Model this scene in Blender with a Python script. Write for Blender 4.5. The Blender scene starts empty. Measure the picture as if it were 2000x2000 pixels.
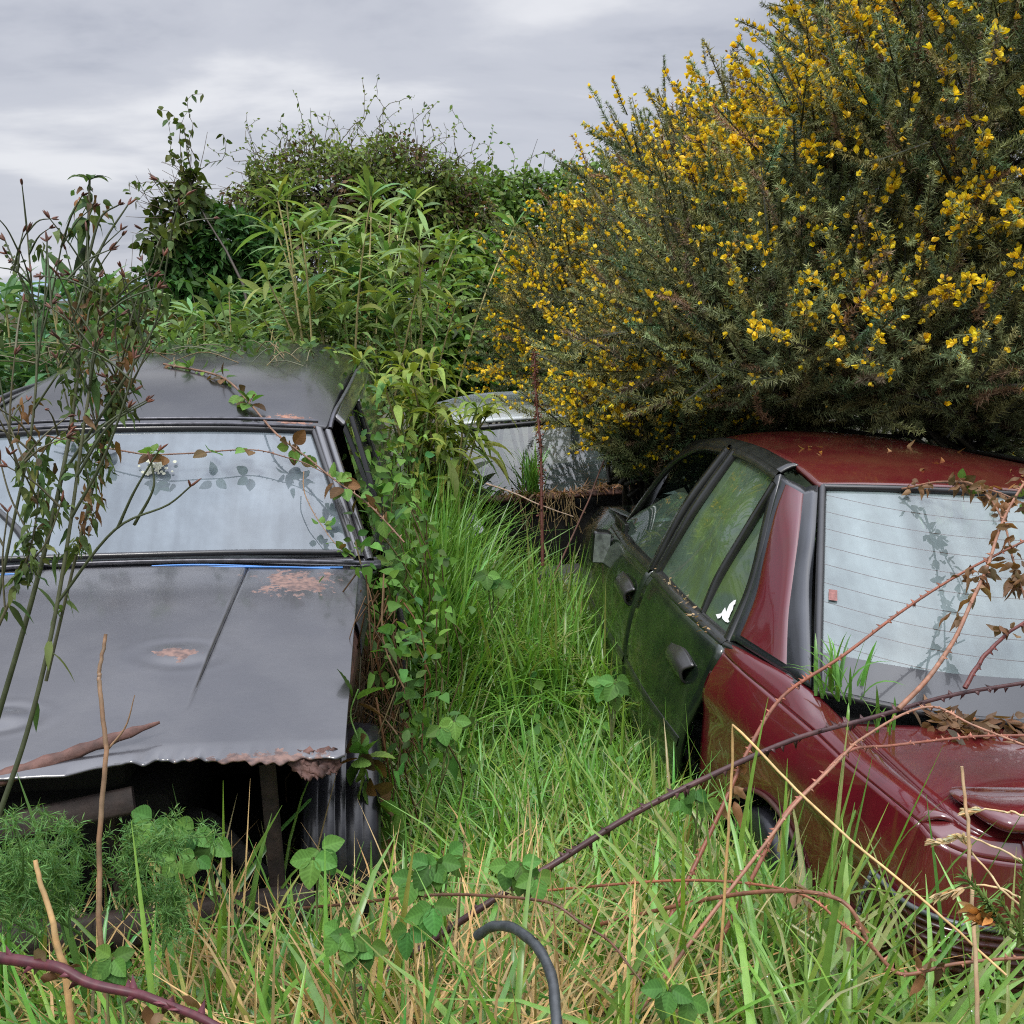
import bpy, math
import numpy as np

rng = np.random.default_rng(11)
S = bpy.context.scene
C = S.collection
R = math.radians

# ------------------------------------------------------------------ camera, sky, sun, exposure
PITCH = 12.1
H = 1.84
cam = bpy.data.cameras.new("camera")
cam.sensor_width = 36.0
cam.lens = 36.0
cam.clip_start = 0.05
cam.clip_end = 12000
camo = bpy.data.objects.new("camera", cam)
C.objects.link(camo)
camo.location = (0, 0, H)
camo.rotation_euler = (R(90 - PITCH), 0, 0)
S.camera = camo

SUN_EL, SUN_AZ = 58, 205           # azimuth clockwise from +Y, seen from above
world = bpy.data.worlds.new("World")
S.world = world
world.use_nodes = True
nt = world.node_tree
nt.nodes.clear()
N = nt.nodes.new
lk = nt.links.new
out = N("ShaderNodeOutputWorld")
bg = N("ShaderNodeBackground")
sky = N("ShaderNodeTexSky")
sky.sky_type = 'NISHITA'
sky.sun_disc = False
sky.sun_elevation = R(SUN_EL)
sky.sun_rotation = R(SUN_AZ)
tc = N("ShaderNodeTexCoord")
sep = N("ShaderNodeSeparateXYZ")
lk(tc.outputs['Generated'], sep.inputs[0])
zc = N("ShaderNodeMath"); zc.operation = 'MAXIMUM'; zc.inputs[1].default_value = 0.0
lk(sep.outputs['Z'], zc.inputs[0])
zo = N("ShaderNodeMath"); zo.operation = 'ADD'; zo.inputs[1].default_value = 0.22
lk(zc.outputs[0], zo.inputs[0])
dv = N("ShaderNodeVectorMath"); dv.operation = 'DIVIDE'
cmb = N("ShaderNodeCombineXYZ")
for i in range(3):
    lk(zo.outputs[0], cmb.inputs[i])
lk(tc.outputs['Generated'], dv.inputs[0]); lk(cmb.outputs[0], dv.inputs[1])
mp = N("ShaderNodeMapping"); mp.inputs['Scale'].default_value = (0.9, 1.25, 0.6); mp.inputs['Location'].default_value = (0.45, 1.9, 0)
lk(dv.outputs[0], mp.inputs[0])
n1 = N("ShaderNodeTexNoise"); n1.inputs['Scale'].default_value = 1.25; n1.inputs['Detail'].default_value = 7; n1.inputs['Roughness'].default_value = 0.52; n1.inputs['Distortion'].default_value = 0.25
lk(mp.outputs[0], n1.inputs['Vector'])
rp = N("ShaderNodeValToRGB")
rp.color_ramp.interpolation = 'EASE'
e = rp.color_ramp.elements
e[0].position = 0.36; e[0].color = (0.40, 0.425, 0.505, 1)
e[1].position = 0.68; e[1].color = (0.80, 0.81, 0.85, 1)
m = e.new(0.52); m.color = (0.575, 0.595, 0.665, 1)
lk(n1.outputs['Fac'], rp.inputs['Fac'])
# sky above the view brightened past natural overcast, adding light on the ground
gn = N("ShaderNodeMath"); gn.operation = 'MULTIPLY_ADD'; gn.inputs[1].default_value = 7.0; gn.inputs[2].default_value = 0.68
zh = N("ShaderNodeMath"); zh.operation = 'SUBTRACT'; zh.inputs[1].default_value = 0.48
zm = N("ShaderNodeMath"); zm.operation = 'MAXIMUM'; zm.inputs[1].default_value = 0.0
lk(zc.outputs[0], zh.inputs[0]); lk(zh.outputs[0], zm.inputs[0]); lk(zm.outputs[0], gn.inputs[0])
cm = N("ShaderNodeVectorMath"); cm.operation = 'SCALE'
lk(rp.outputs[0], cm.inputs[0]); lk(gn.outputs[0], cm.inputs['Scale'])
sk = N("ShaderNodeVectorMath"); sk.operation = 'SCALE'; sk.inputs['Scale'].default_value = 0.08
lk(sky.outputs[0], sk.inputs[0])
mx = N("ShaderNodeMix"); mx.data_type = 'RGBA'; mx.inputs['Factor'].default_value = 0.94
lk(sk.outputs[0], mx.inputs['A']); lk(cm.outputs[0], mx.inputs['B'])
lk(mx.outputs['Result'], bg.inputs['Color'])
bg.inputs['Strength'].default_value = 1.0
lk(bg.outputs[0], out.inputs[0])

sun = bpy.data.lights.new("sun", 'SUN')
sun.energy = 1.5
sun.angle = R(14)
sun.color = (1.0, 0.965, 0.9)
suno = bpy.data.objects.new("sun", sun)
C.objects.link(suno)
suno.rotation_euler = (R(90 - SUN_EL), 0, R(180 - SUN_AZ))
suno.location = (0, 0, 30)

S.view_settings.view_transform = 'Standard'
S.view_settings.look = 'None'
S.view_settings.exposure = 0.6
S.view_settings.gamma = 1.0
S.render.engine = 'CYCLES'
S.cycles.use_denoising = False
S.cycles.filter_width = 1.1
S.cycles.sample_clamp_indirect = 4.0
S.cycles.max_bounces = 7
S.cycles.transparent_max_bounces = 12

# ------------------------------------------------------------------ helpers
_c, _s = math.cos(R(PITCH)), math.sin(R(PITCH))


def W(u, v, d):
    """world point seen at (u, v) of the 2000 px photo at depth d metres"""
    a = (u - 1000) / 2000 * d
    b = -(v - 1000) / 2000 * d
    return np.array([a, d * _c + b * _s, H - d * _s + b * _c])


def gz(x, y):
    x = np.asarray(x, float); y = np.asarray(y, float)
    z = -0.05 * np.clip(y - 2.0, 0, 12)
    t = np.clip((x - 0.2) / 1.0, 0, 1)
    z = z - 0.10 * t * t * (3 - 2 * t) * np.clip(1 - (y - 6) / 6, 0, 1)
    z = z + 0.24 * np.exp(-((x - 0.15) ** 2 / 1.6 + (y - 1.3) ** 2 / 0.5))
    return z


def nrm(a):
    return a / np.maximum(np.linalg.norm(a, axis=-1, keepdims=True), 1e-9)


class Geo:
    def __init__(self):
        self.v = []; self.c = []; self.f = {3: [], 4: []}; self.n = 0

    def add(self, V, F, col):
        V = np.asarray(V, float).reshape(-1, 3)
        F = np.asarray(F, int)
        col = np.asarray(col, float)
        if col.ndim == 1:
            col = np.tile(col, (len(V), 1))
        if F.ndim == 2 and len(F):
            self.f[F.shape[1]].append(F + self.n)
        self.v.append(V); self.c.append(col); self.n += len(V)

    def build(self, name, mat, parent=None, world=True, smooth=True):
        me = bpy.data.meshes.new(name)
        V = np.concatenate(self.v) if self.v else np.zeros((0, 3))
        col = np.concatenate(self.c) if self.c else np.zeros((0, 3))
        if parent is not None and world:
            V = V - np.array(parent.location)
        fs = [np.concatenate(self.f[k]) for k in (3, 4) if self.f[k]]
        tot = sum(len(f) for f in fs)
        me.vertices.add(len(V)); me.vertices.foreach_set('co', V.astype(np.float32).ravel())
        li = np.concatenate([f.ravel() for f in fs]).astype(np.int32)
        ct = np.concatenate([np.full(len(f), f.shape[1]) for f in fs])
        st = np.concatenate([[0], np.cumsum(ct)[:-1]]).astype(np.int32)
        me.loops.add(len(li)); me.loops.foreach_set('vertex_index', li)
        me.polygons.add(tot); me.polygons.foreach_set('loop_start', st)
        me.polygons.foreach_set('use_smooth', np.full(tot, smooth))
        a = me.attributes.new('tint', 'FLOAT_COLOR', 'POINT')
        a.data.foreach_set('color', np.concatenate([col, np.ones((len(col), 1))], 1).astype(np.float32).ravel())
        me.update(calc_edges=True)
        me.validate()
        me.materials.append(mat)
        o = bpy.data.objects.new(name, me)
        C.objects.link(o)
        if parent is not None:
            o.parent = parent
        return o


def tag(o, label=None, cat=None, group=None, kind=None):
    if label: o['label'] = label
    if cat: o['category'] = cat
    if group: o['group'] = group
    if kind: o['kind'] = kind
    return o


def thing(name, label, cat, loc=(0, 0, 0), rot=(0, 0, 0), group=None):
    o = bpy.data.objects.new(name, None)
    C.objects.link(o)
    o.empty_display_size = 0.1
    o.location = loc; o.rotation_euler = rot
    tag(o, label, cat, group)
    return o


def ribbons(P, side, Wd, col, fold=None, nrmv=None):
    """P (K,S,3) centre lines, side (K,3) or (K,S,3), Wd (K,S) half widths -> verts, quads, colours"""
    K, Sg = P.shape[:2]
    if side.ndim == 2: side = np.repeat(side[:, None], Sg, 1)
    if fold is None:
        V = np.stack([P - side * Wd[..., None], P + side * Wd[..., None]], 2)
        m = 2
    else:
        if nrmv.ndim == 2: nrmv = np.repeat(nrmv[:, None], Sg, 1)
        V = np.stack([P - side * Wd[..., None], P - nrmv * (Wd * fold)[..., None], P + side * Wd[..., None]], 2)
        m = 3
    idx = np.arange(K * Sg * m).reshape(K, Sg, m)
    q = []
    for j in range(m - 1):
        q.append(np.stack([idx[:, :-1, j], idx[:, :-1, j + 1], idx[:, 1:, j + 1], idx[:, 1:, j]], -1).reshape(-1, 4))
    col = np.asarray(col, float)
    if col.ndim == 1: cc = np.tile(col, (K * Sg * m, 1))
    elif col.ndim == 2: cc = np.repeat(col, Sg * m, 0)
    else: cc = np.repeat(col.reshape(K * Sg, 3), m, 0)
    return V.reshape(-1, 3), np.concatenate(q), cc


PROF = {
    'grass': [0.7, 1.0, 1.0, 0.85, 0.6, 0.05],
    'lance': [0.12, 0.72, 1.0, 0.85, 0.5, 0.03],
    'ovate': [0.15, 0.85, 1.0, 0.8, 0.45, 0.05],
    'heart': [0.75, 1.0, 0.85, 0.62, 0.33, 0.03],
    'quick': [0.1, 1.0, 0.75, 0.04],
    'serr': [0.2, 0.62, 0.80, 0.98, 0.88, 1.0, 0.84, 0.88, 0.68, 0.66, 0.44, 0.36, 0.05],
}


def leaves(g, P, D, Nn, L, Wd, col, droop=0.3, prof='lance', fold=0.25, wave=0.0):
    """many leaves at once: base P, direction D, face normal Nn"""
    P = np.asarray(P, float); K = len(P)
    if K == 0: return
    D = nrm(np.asarray(D, float)); Nn = np.asarray(Nn, float)
    L = np.broadcast_to(np.asarray(L, float), (K,)); Wd = np.broadcast_to(np.asarray(Wd, float), (K,))
    droop = np.broadcast_to(np.asarray(droop, float), (K,))
    pr = np.array(PROF[prof]); Sg = len(pr)
    t = np.linspace(0, 1, Sg)
    side = np.cross(D, Nn); bad = np.linalg.norm(side, axis=1) < 1e-4
    side[bad] = np.array([1, 0, 0]); side = nrm(side); up = nrm(np.cross(side, D))
    g3 = np.array([0, 0, -1.0])
    c = P[:, None] + D[:, None] * (L[:, None] * (t - 0.25 * np.clip(droop, 0, 1)[:, None] * t ** 2))[..., None] + g3 * (droop[:, None] * L[:, None] * t ** 2)[..., None]
    if wave:
        c = c + up[:, None] * (np.sin(t * 9 + rng.uniform(0, 6, (K, 1))) * wave * L[:, None])[..., None]
    w = Wd[:, None] * pr[None] * 0.5
    V, F, cc = ribbons(c, side, w, col, fold, up)
    g.add(V, F, cc)


def tube(g, path, r, col, n=6, cap=True):
    path = np.asarray(path, float); M = len(path)
    r = np.broadcast_to(np.asarray(r, float), (M,))
    T = np.gradient(path, axis=0); T = nrm(T)
    ref = np.array([0.13, 0.21, 0.97]) if abs(T[0, 2]) < 0.9 else np.array([1.0, 0.1, 0])
    a = nrm(np.cross(T[0], ref)); A = np.zeros((M, 3))
    for i in range(M):
        a = a - T[i] * (a @ T[i]); a = a / max(np.linalg.norm(a), 1e-9); A[i] = a
    B = np.cross(T, A)
    th = np.linspace(0, 2 * np.pi, n, endpoint=False)
    V = path[:, None] + r[:, None, None] * (np.cos(th)[None, :, None] * A[:, None] + np.sin(th)[None, :, None] * B[:, None])
    idx = np.arange(M * n).reshape(M, n)
    nx = np.roll(idx, -1, 1)
    F = np.stack([idx[:-1], nx[:-1], nx[1:], idx[1:]], -1).reshape(-1, 4)
    col = np.asarray(col, float)
    if col.ndim == 2: col = np.repeat(col, n, 0)
    g.add(V, F, col)
    if cap and n >= 4:
        for k, ring in ((0, idx[0][::-1]), (M - 1, idx[-1])):
            cv = path[k][None]
            cl = col if col.ndim == 1 else col[k * n][None]
            base = g.n
            ctr = np.concatenate([V[k], cv])
            rr = np.arange(n)
            tri = np.stack([rr, np.roll(rr, -1), np.full(n, n)], -1)
            g.add(ctr, tri, cl if cl.ndim == 1 else np.repeat(cl, n + 1, 0))


def spline(pts, n):
    """Catmull-Rom through pts, n samples, any dimension"""
    P = np.asarray(pts, float); M = len(P)
    if M == 2:
        t = np.linspace(0, 1, n)[:, None]
        return P[0] * (1 - t) + P[1] * t
    d = np.linalg.norm(np.diff(P[:, :3].reshape(M, -1), axis=0), axis=1)
    k = np.concatenate([[0], np.cumsum(np.sqrt(np.maximum(d, 1e-6)))])
    tt = np.linspace(0, k[-1], n)
    tan = np.gradient(P, k, axis=0) if M > 2 else None
    i = np.clip(np.searchsorted(k, tt, side='right') - 1, 0, M - 2)
    h = (k[i + 1] - k[i]); x = ((tt - k[i]) / h)[:, None]; h = h[:, None]
    return ((2 * x ** 3 - 3 * x ** 2 + 1) * P[i] + (x ** 3 - 2 * x ** 2 + x) * h * tan[i]
            + (-2 * x ** 3 + 3 * x ** 2) * P[i + 1] + (x ** 3 - x ** 2) * h * tan[i + 1])


def loft(rows, nu=24, nv=24, lin_v=False, lin_u=False):
    """rows of points -> (nv,nu,3) grid; spline along and across"""
    def lin(p, n):
        p = np.asarray(p, float); k = np.linspace(0, len(p) - 1, n); i = np.clip(k.astype(int), 0, len(p) - 2); x = (k - i)[:, None]
        return p[i] * (1 - x) + p[i + 1] * x
    A = np.stack([(lin if lin_u else spline)(r, nu) for r in rows])
    return np.stack([(lin if lin_v else spline)(A[:, j], nv) for j in range(nu)], 1)


def grid_add(g, G, col=(1, 1, 1), flip=False):
    nv, nu = G.shape[:2]
    idx = np.arange(nv * nu).reshape(nv, nu)
    F = np.stack([idx[:-1, :-1], idx[:-1, 1:], idx[1:, 1:], idx[1:, :-1]], -1).reshape(-1, 4)
    if flip: F = F[:, ::-1]
    g.add(G.reshape(-1, 3), F, col)


def mirror(G):
    G = np.array(G, float).copy(); G[..., 0] *= -1
    return G


def box(g, lo, hi, col=(1, 1, 1), bev=0.0):
    lo = np.array(lo, float); hi = np.array(hi, float)
    if bev <= 0:
        V = np.array([[x, y, z] for x in (lo[0], hi[0]) for y in (lo[1], hi[1]) for z in (lo[2], hi[2])])
        F = [[0, 1, 3, 2], [4, 6, 7, 5], [0, 4, 5, 1], [2, 3, 7, 6], [0, 2, 6, 4], [1, 5, 7, 3]]
        g.add(V, F, col); return
    ctr = (lo + hi) / 2; h = (hi - lo) / 2
    n = 6
    u, v = np.meshgrid(np.linspace(-1, 1, n * 2), np.linspace(-1, 1, n * 2))
    for ax in range(3):
        for sg in (-1, 1):
            p = np.zeros(u.shape + (3,)); p[..., ax] = sg; p[..., (ax + 1) % 3] = u * sg; p[..., (ax + 2) % 3] = v
            q = p * h; core = np.clip(q, -(h - bev), h - bev); dlt = q - core
            q = core + nrm(dlt) * bev * (np.linalg.norm(dlt, axis=-1, keepdims=True) > 1e-9)
            grid_add(g, q + ctr, col)


def solid(o, t, off=-1):
    md = o.modifiers.new("thick", 'SOLIDIFY'); md.thickness = t; md.offset = off
    return o


def bramble_leaf_proto():
    # pleated, toothed leaf of unit length along +Y, upper face +Z, with a per-vertex brightness for its veins
    nt_, ns = 25, 13
    t = np.linspace(0, 1, nt_)[:, None]; s_ = np.linspace(-1, 1, ns)[None]
    w = 0.40 * np.sin(np.pi * np.clip(t, 0, 1) ** 0.72) ** 0.85
    tooth = 1 + 0.09 * (np.abs((t * 11) % 1 - .5) * 2 - .5) * (np.abs(s_) > .95)
    a = np.abs(s_)
    vein = np.cos(2 * np.pi * 6.5 * (t - 0.22 * a))
    z = 0.016 * vein * a * (1 - a * .3) + 0.10 * a ** 1.4 * w / .4 - 0.16 * t ** 2
    V = np.stack([s_ * w * tooth, t + 0.05 * a * w + 0 * s_, z], -1)
    br = 1 + 0.13 * vein * (a > .08) + .25 * np.exp(-(a / .09) ** 2)
    i = np.arange(nt_ * ns).reshape(nt_, ns)
    F = np.stack([i[:-1, :-1], i[:-1, 1:], i[1:, 1:], i[1:, :-1]], -1).reshape(-1, 4)
    return V.reshape(-1, 3), F, (br * np.ones((nt_, ns))).ravel()


BLEAF = bramble_leaf_proto()


def bleaves(g, P, D, Nn, L, col):
    P = np.asarray(P, float); K = len(P)
    D = nrm(np.asarray(D, float)); x = nrm(np.cross(D, np.asarray(Nn, float))); n_ = np.cross(x, D)
    M = np.stack([x, D, n_], -1) * np.broadcast_to(L, (K,))[:, None, None]
    V, F, br = BLEAF
    VV = np.einsum('kij,vj->kvi', M, V) + P[:, None]
    FF = (F[None] + (np.arange(K) * len(V))[:, None, None]).reshape(-1, 4)
    cc = np.asarray(col)[:, None, :] * br[None, :, None]
    g.add(VV.reshape(-1, 3), FF, cc.reshape(-1, 3))


def wob(n, k=3, amp=1.0):
    t = np.linspace(0, 1, n); y = np.zeros(n)
    for i in range(1, k + 1):
        y += rng.normal() / i * np.sin(t * np.pi * 2 * i * rng.uniform(.6, 1.3) + rng.uniform(0, 6))
    return y * amp


# ------------------------------------------------------------------ materials
def new_mat(name):
    m = bpy.data.materials.new(name); m.use_nodes = True
    return m, m.node_tree, m.node_tree.nodes['Principled BSDF']


def foliage(name, rough=0.45, trans=0.3, spec=0.4, gain=1.0, warm=(1.15, 1.2, 0.5)):
    m, t, b = new_mat(name)
    at = t.nodes.new("ShaderNodeAttribute"); at.attribute_name = 'tint'
    no = t.nodes.new("ShaderNodeTexNoise"); no.inputs['Scale'].default_value = 60; no.inputs['Detail'].default_value = 3
    geo = t.nodes.new("ShaderNodeNewGeometry"); t.links.new(geo.outputs['Position'], no.inputs['Vector'])
    mr = t.nodes.new("ShaderNodeMapRange"); mr.inputs['To Min'].default_value = 0.72 * gain; mr.inputs['To Max'].default_value = 1.28 * gain
    t.links.new(no.outputs['Fac'], mr.inputs['Value'])
    vm = t.nodes.new("ShaderNodeVectorMath"); vm.operation = 'SCALE'
    t.links.new(at.outputs['Color'], vm.inputs[0]); t.links.new(mr.outputs[0], vm.inputs['Scale'])
    t.links.new(vm.outputs[0], b.inputs['Base Color'])
    b.inputs['Roughness'].default_value = rough
    b.inputs['Specular IOR Level'].default_value = spec
    if trans > 0:
        tr = t.nodes.new("ShaderNodeBsdfTranslucent")
        wm = t.nodes.new("ShaderNodeVectorMath"); wm.operation = 'MULTIPLY'; wm.inputs[1].default_value = warm
        t.links.new(vm.outputs[0], wm.inputs[0]); t.links.new(wm.outputs[0], tr.inputs['Color'])
        ms = t.nodes.new("ShaderNodeMixShader"); ms.inputs[0].default_value = trans
        t.links.new(b.outputs[0], ms.inputs[1]); t.links.new(tr.outputs[0], ms.inputs[2])
        t.links.new(ms.outputs[0], t.nodes['Material Output'].inputs[0])
    return m


def simple(name, col, rough=0.5, metal=0.0, coat=0.0, spec=0.5, noise=0.0, nscale=20, bump=0.0):
    m, t, b = new_mat(name)
    b.inputs['Base Color'].default_value = (*col, 1)
    b.inputs['Roughness'].default_value = rough; b.inputs['Metallic'].default_value = metal
    b.inputs['Coat Weight'].default_value = coat; b.inputs['Specular IOR Level'].default_value = spec
    if noise or bump:
        tcn = t.nodes.new("ShaderNodeTexCoord")
        no = t.nodes.new("ShaderNodeTexNoise"); no.inputs['Scale'].default_value = nscale; no.inputs['Detail'].default_value = 6
        t.links.new(tcn.outputs['Object'], no.inputs['Vector'])
        if noise:
            mr = t.nodes.new("ShaderNodeMapRange"); mr.inputs['From Min'].default_value = 0.3; mr.inputs['From Max'].default_value = 0.7
            mr.inputs['To Min'].default_value = 1 - noise; mr.inputs['To Max'].default_value = 1 + noise
            t.links.new(no.outputs['Fac'], mr.inputs['Value'])
            vm = t.nodes.new("ShaderNodeVectorMath"); vm.operation = 'SCALE'; vm.inputs[0].default_value = col
            t.links.new(mr.outputs[0], vm.inputs['Scale']); t.links.new(vm.outputs[0], b.inputs['Base Color'])
        if bump:
            bp = t.nodes.new("ShaderNodeBump"); bp.inputs['Strength'].default_value = bump; bp.inputs['Distance'].default_value = 0.01
            t.links.new(no.outputs['Fac'], bp.inputs['Height']); t.links.new(bp.outputs[0], b.inputs['Normal'])
    return m


def tinted(name, rough=0.6, spec=0.4, bump=0.0):
    m, t, b = new_mat(name)
    at = t.nodes.new("ShaderNodeAttribute"); at.attribute_name = 'tint'
    no = t.nodes.new("ShaderNodeTexNoise"); no.inputs['Scale'].default_value = 90; no.inputs['Detail'].default_value = 4
    geo = t.nodes.new("ShaderNodeNewGeometry"); t.links.new(geo.outputs['Position'], no.inputs['Vector'])
    mr = t.nodes.new("ShaderNodeMapRange"); mr.inputs['To Min'].default_value = 0.6; mr.inputs['To Max'].default_value = 1.4
    t.links.new(no.outputs['Fac'], mr.inputs['Value'])
    vm = t.nodes.new("ShaderNodeVectorMath"); vm.operation = 'SCALE'
    t.links.new(at.outputs['Color'], vm.inputs[0]); t.links.new(mr.outputs[0], vm.inputs['Scale'])
    t.links.new(vm.outputs[0], b.inputs['Base Color'])
    b.inputs['Roughness'].default_value = rough; b.inputs['Specular IOR Level'].default_value = spec
    return m


def paint(name, col, rough, coat=0.0, coat_rough=0.05, dirt=(0.10, 0.08, 0.05), dirt_amt=0.25, spots=(), rust_col=(0.33, 0.10, 0.05), bump=0.05, ior=1.5, drops=0.0):
    """car paint: fine grime, rust patches where spots (x, y, z, radius) say, small bumps"""
    m, t, b = new_mat(name)
    n = t.nodes.new; l = t.links.new
    tcn = n("ShaderNodeTexCoord")
    no = n("ShaderNodeTexNoise"); no.inputs['Scale'].default_value = 5; no.inputs['Detail'].default_value = 9; no.inputs['Roughness'].default_value = 0.65
    l(tcn.outputs['Object'], no.inputs['Vector'])
    mr = n("ShaderNodeMapRange"); mr.inputs['From Min'].default_value = 0.42; mr.inputs['From Max'].default_value = 0.75; mr.inputs['To Max'].default_value = dirt_amt
    l(no.outputs['Fac'], mr.inputs['Value'])
    mxn = n("ShaderNodeMix"); mxn.data_type = 'RGBA'; mxn.inputs['A'].default_value = (*col, 1); mxn.inputs['B'].default_value = (*dirt, 1)
    l(mr.outputs[0], mxn.inputs['Factor'])
    colout = mxn.outputs['Result']
    rg = n("ShaderNodeMapRange"); rg.inputs['To Min'].default_value = rough * 0.75; rg.inputs['To Max'].default_value = min(1, rough * 1.5)
    l(no.outputs['Fac'], rg.inputs['Value'])
    rout = rg.outputs[0]
    fine = n("ShaderNodeTexNoise"); fine.inputs['Scale'].default_value = 55; fine.inputs['Detail'].default_value = 5
    l(tcn.outputs['Object'], fine.inputs['Vector'])
    height = None
    if spots:
        dn = n("ShaderNodeTexNoise"); dn.inputs['Scale'].default_value = 22; dn.inputs['Detail'].default_value = 8; dn.inputs['Roughness'].default_value = 0.7
        l(tcn.outputs['Object'], dn.inputs['Vector'])
        acc = None
        for (x, y, z, r, sx) in spots:
            sb = n("ShaderNodeVectorMath"); sb.operation = 'SUBTRACT'; sb.inputs[1].default_value = (x, y, z)
            l(tcn.outputs['Object'], sb.inputs[0])
            ml = n("ShaderNodeVectorMath"); ml.operation = 'MULTIPLY'; ml.inputs[1].default_value = (1 / sx / r, 1 / r, 0.4 / r)
            l(sb.outputs[0], ml.inputs[0])
            ln = n("ShaderNodeVectorMath"); ln.operation = 'LENGTH'; l(ml.outputs[0], ln.inputs[0])
            ad = n("ShaderNodeMath"); ad.operation = 'MULTIPLY_ADD'; ad.inputs[1].default_value = 3.4; ad.inputs[2].default_value = -1.55
            l(dn.outputs['Fac'], ad.inputs[0])
            s2 = n("ShaderNodeMath"); s2.operation = 'ADD'; l(ad.outputs[0], s2.inputs[0]); l(ln.outputs['Value'], s2.inputs[1])
            m2 = n("ShaderNodeMapRange"); m2.inputs['From Min'].default_value = 0.86; m2.inputs['From Max'].default_value = 0.74
            l(s2.outputs[0], m2.inputs['Value'])
            if acc is None: acc = m2.outputs[0]
            else:
                mxx = n("ShaderNodeMath"); mxx.operation = 'MAXIMUM'; l(acc, mxx.inputs[0]); l(m2.outputs[0], mxx.inputs[1]); acc = mxx.outputs[0]
        rr = n("ShaderNodeValToRGB"); rr.color_ramp.elements[0].position = 0.35; rr.color_ramp.elements[0].color = (rust_col[0] * .35, rust_col[1] * .35, rust_col[2] * .4, 1)
        rr.color_ramp.elements[1].position = 0.6; rr.color_ramp.elements[1].color = (*rust_col, 1)
        l(fine.outputs['Fac'], rr.inputs['Fac'])
        m3 = n("ShaderNodeMix"); m3.data_type = 'RGBA'; l(acc, m3.inputs['Factor']); l(colout, m3.inputs['A']); l(rr.outputs[0], m3.inputs['B'])
        colout = m3.outputs['Result']
        m4 = n("ShaderNodeMix"); m4.data_type = 'FLOAT'; m4.inputs['B'].default_value = 0.75; l(acc, m4.inputs['Factor']); l(rout, m4.inputs['A'])
        rout = m4.outputs['Result']
        height = acc
        cw = n("ShaderNodeMath"); cw.operation = 'MULTIPLY_ADD'; cw.inputs[1].default_value = -coat; cw.inputs[2].default_value = coat
        l(acc, cw.inputs[0]); l(cw.outputs[0], b.inputs['Coat Weight'])
    else:
        b.inputs['Coat Weight'].default_value = coat
    l(colout, b.inputs['Base Color']); l(rout, b.inputs['Roughness'])
    b.inputs['Coat Roughness'].default_value = coat_rough
    b.inputs['IOR'].default_value = ior
    bp = n("ShaderNodeBump"); bp.inputs['Strength'].default_value = bump; bp.inputs['Distance'].default_value = 0.004
    hs = n("ShaderNodeMath"); hs.operation = 'ADD'
    l(fine.outputs['Fac'], hs.inputs[0])
    if height is not None:
        k = n("ShaderNodeMath"); k.operation = 'MULTIPLY'; k.inputs[1].default_value = -3.0; l(height, k.inputs[0]); l(k.outputs[0], hs.inputs[1])
    l(hs.outputs[0], bp.inputs['Height']); l(bp.outputs[0], b.inputs['Normal'])
    return m


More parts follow.
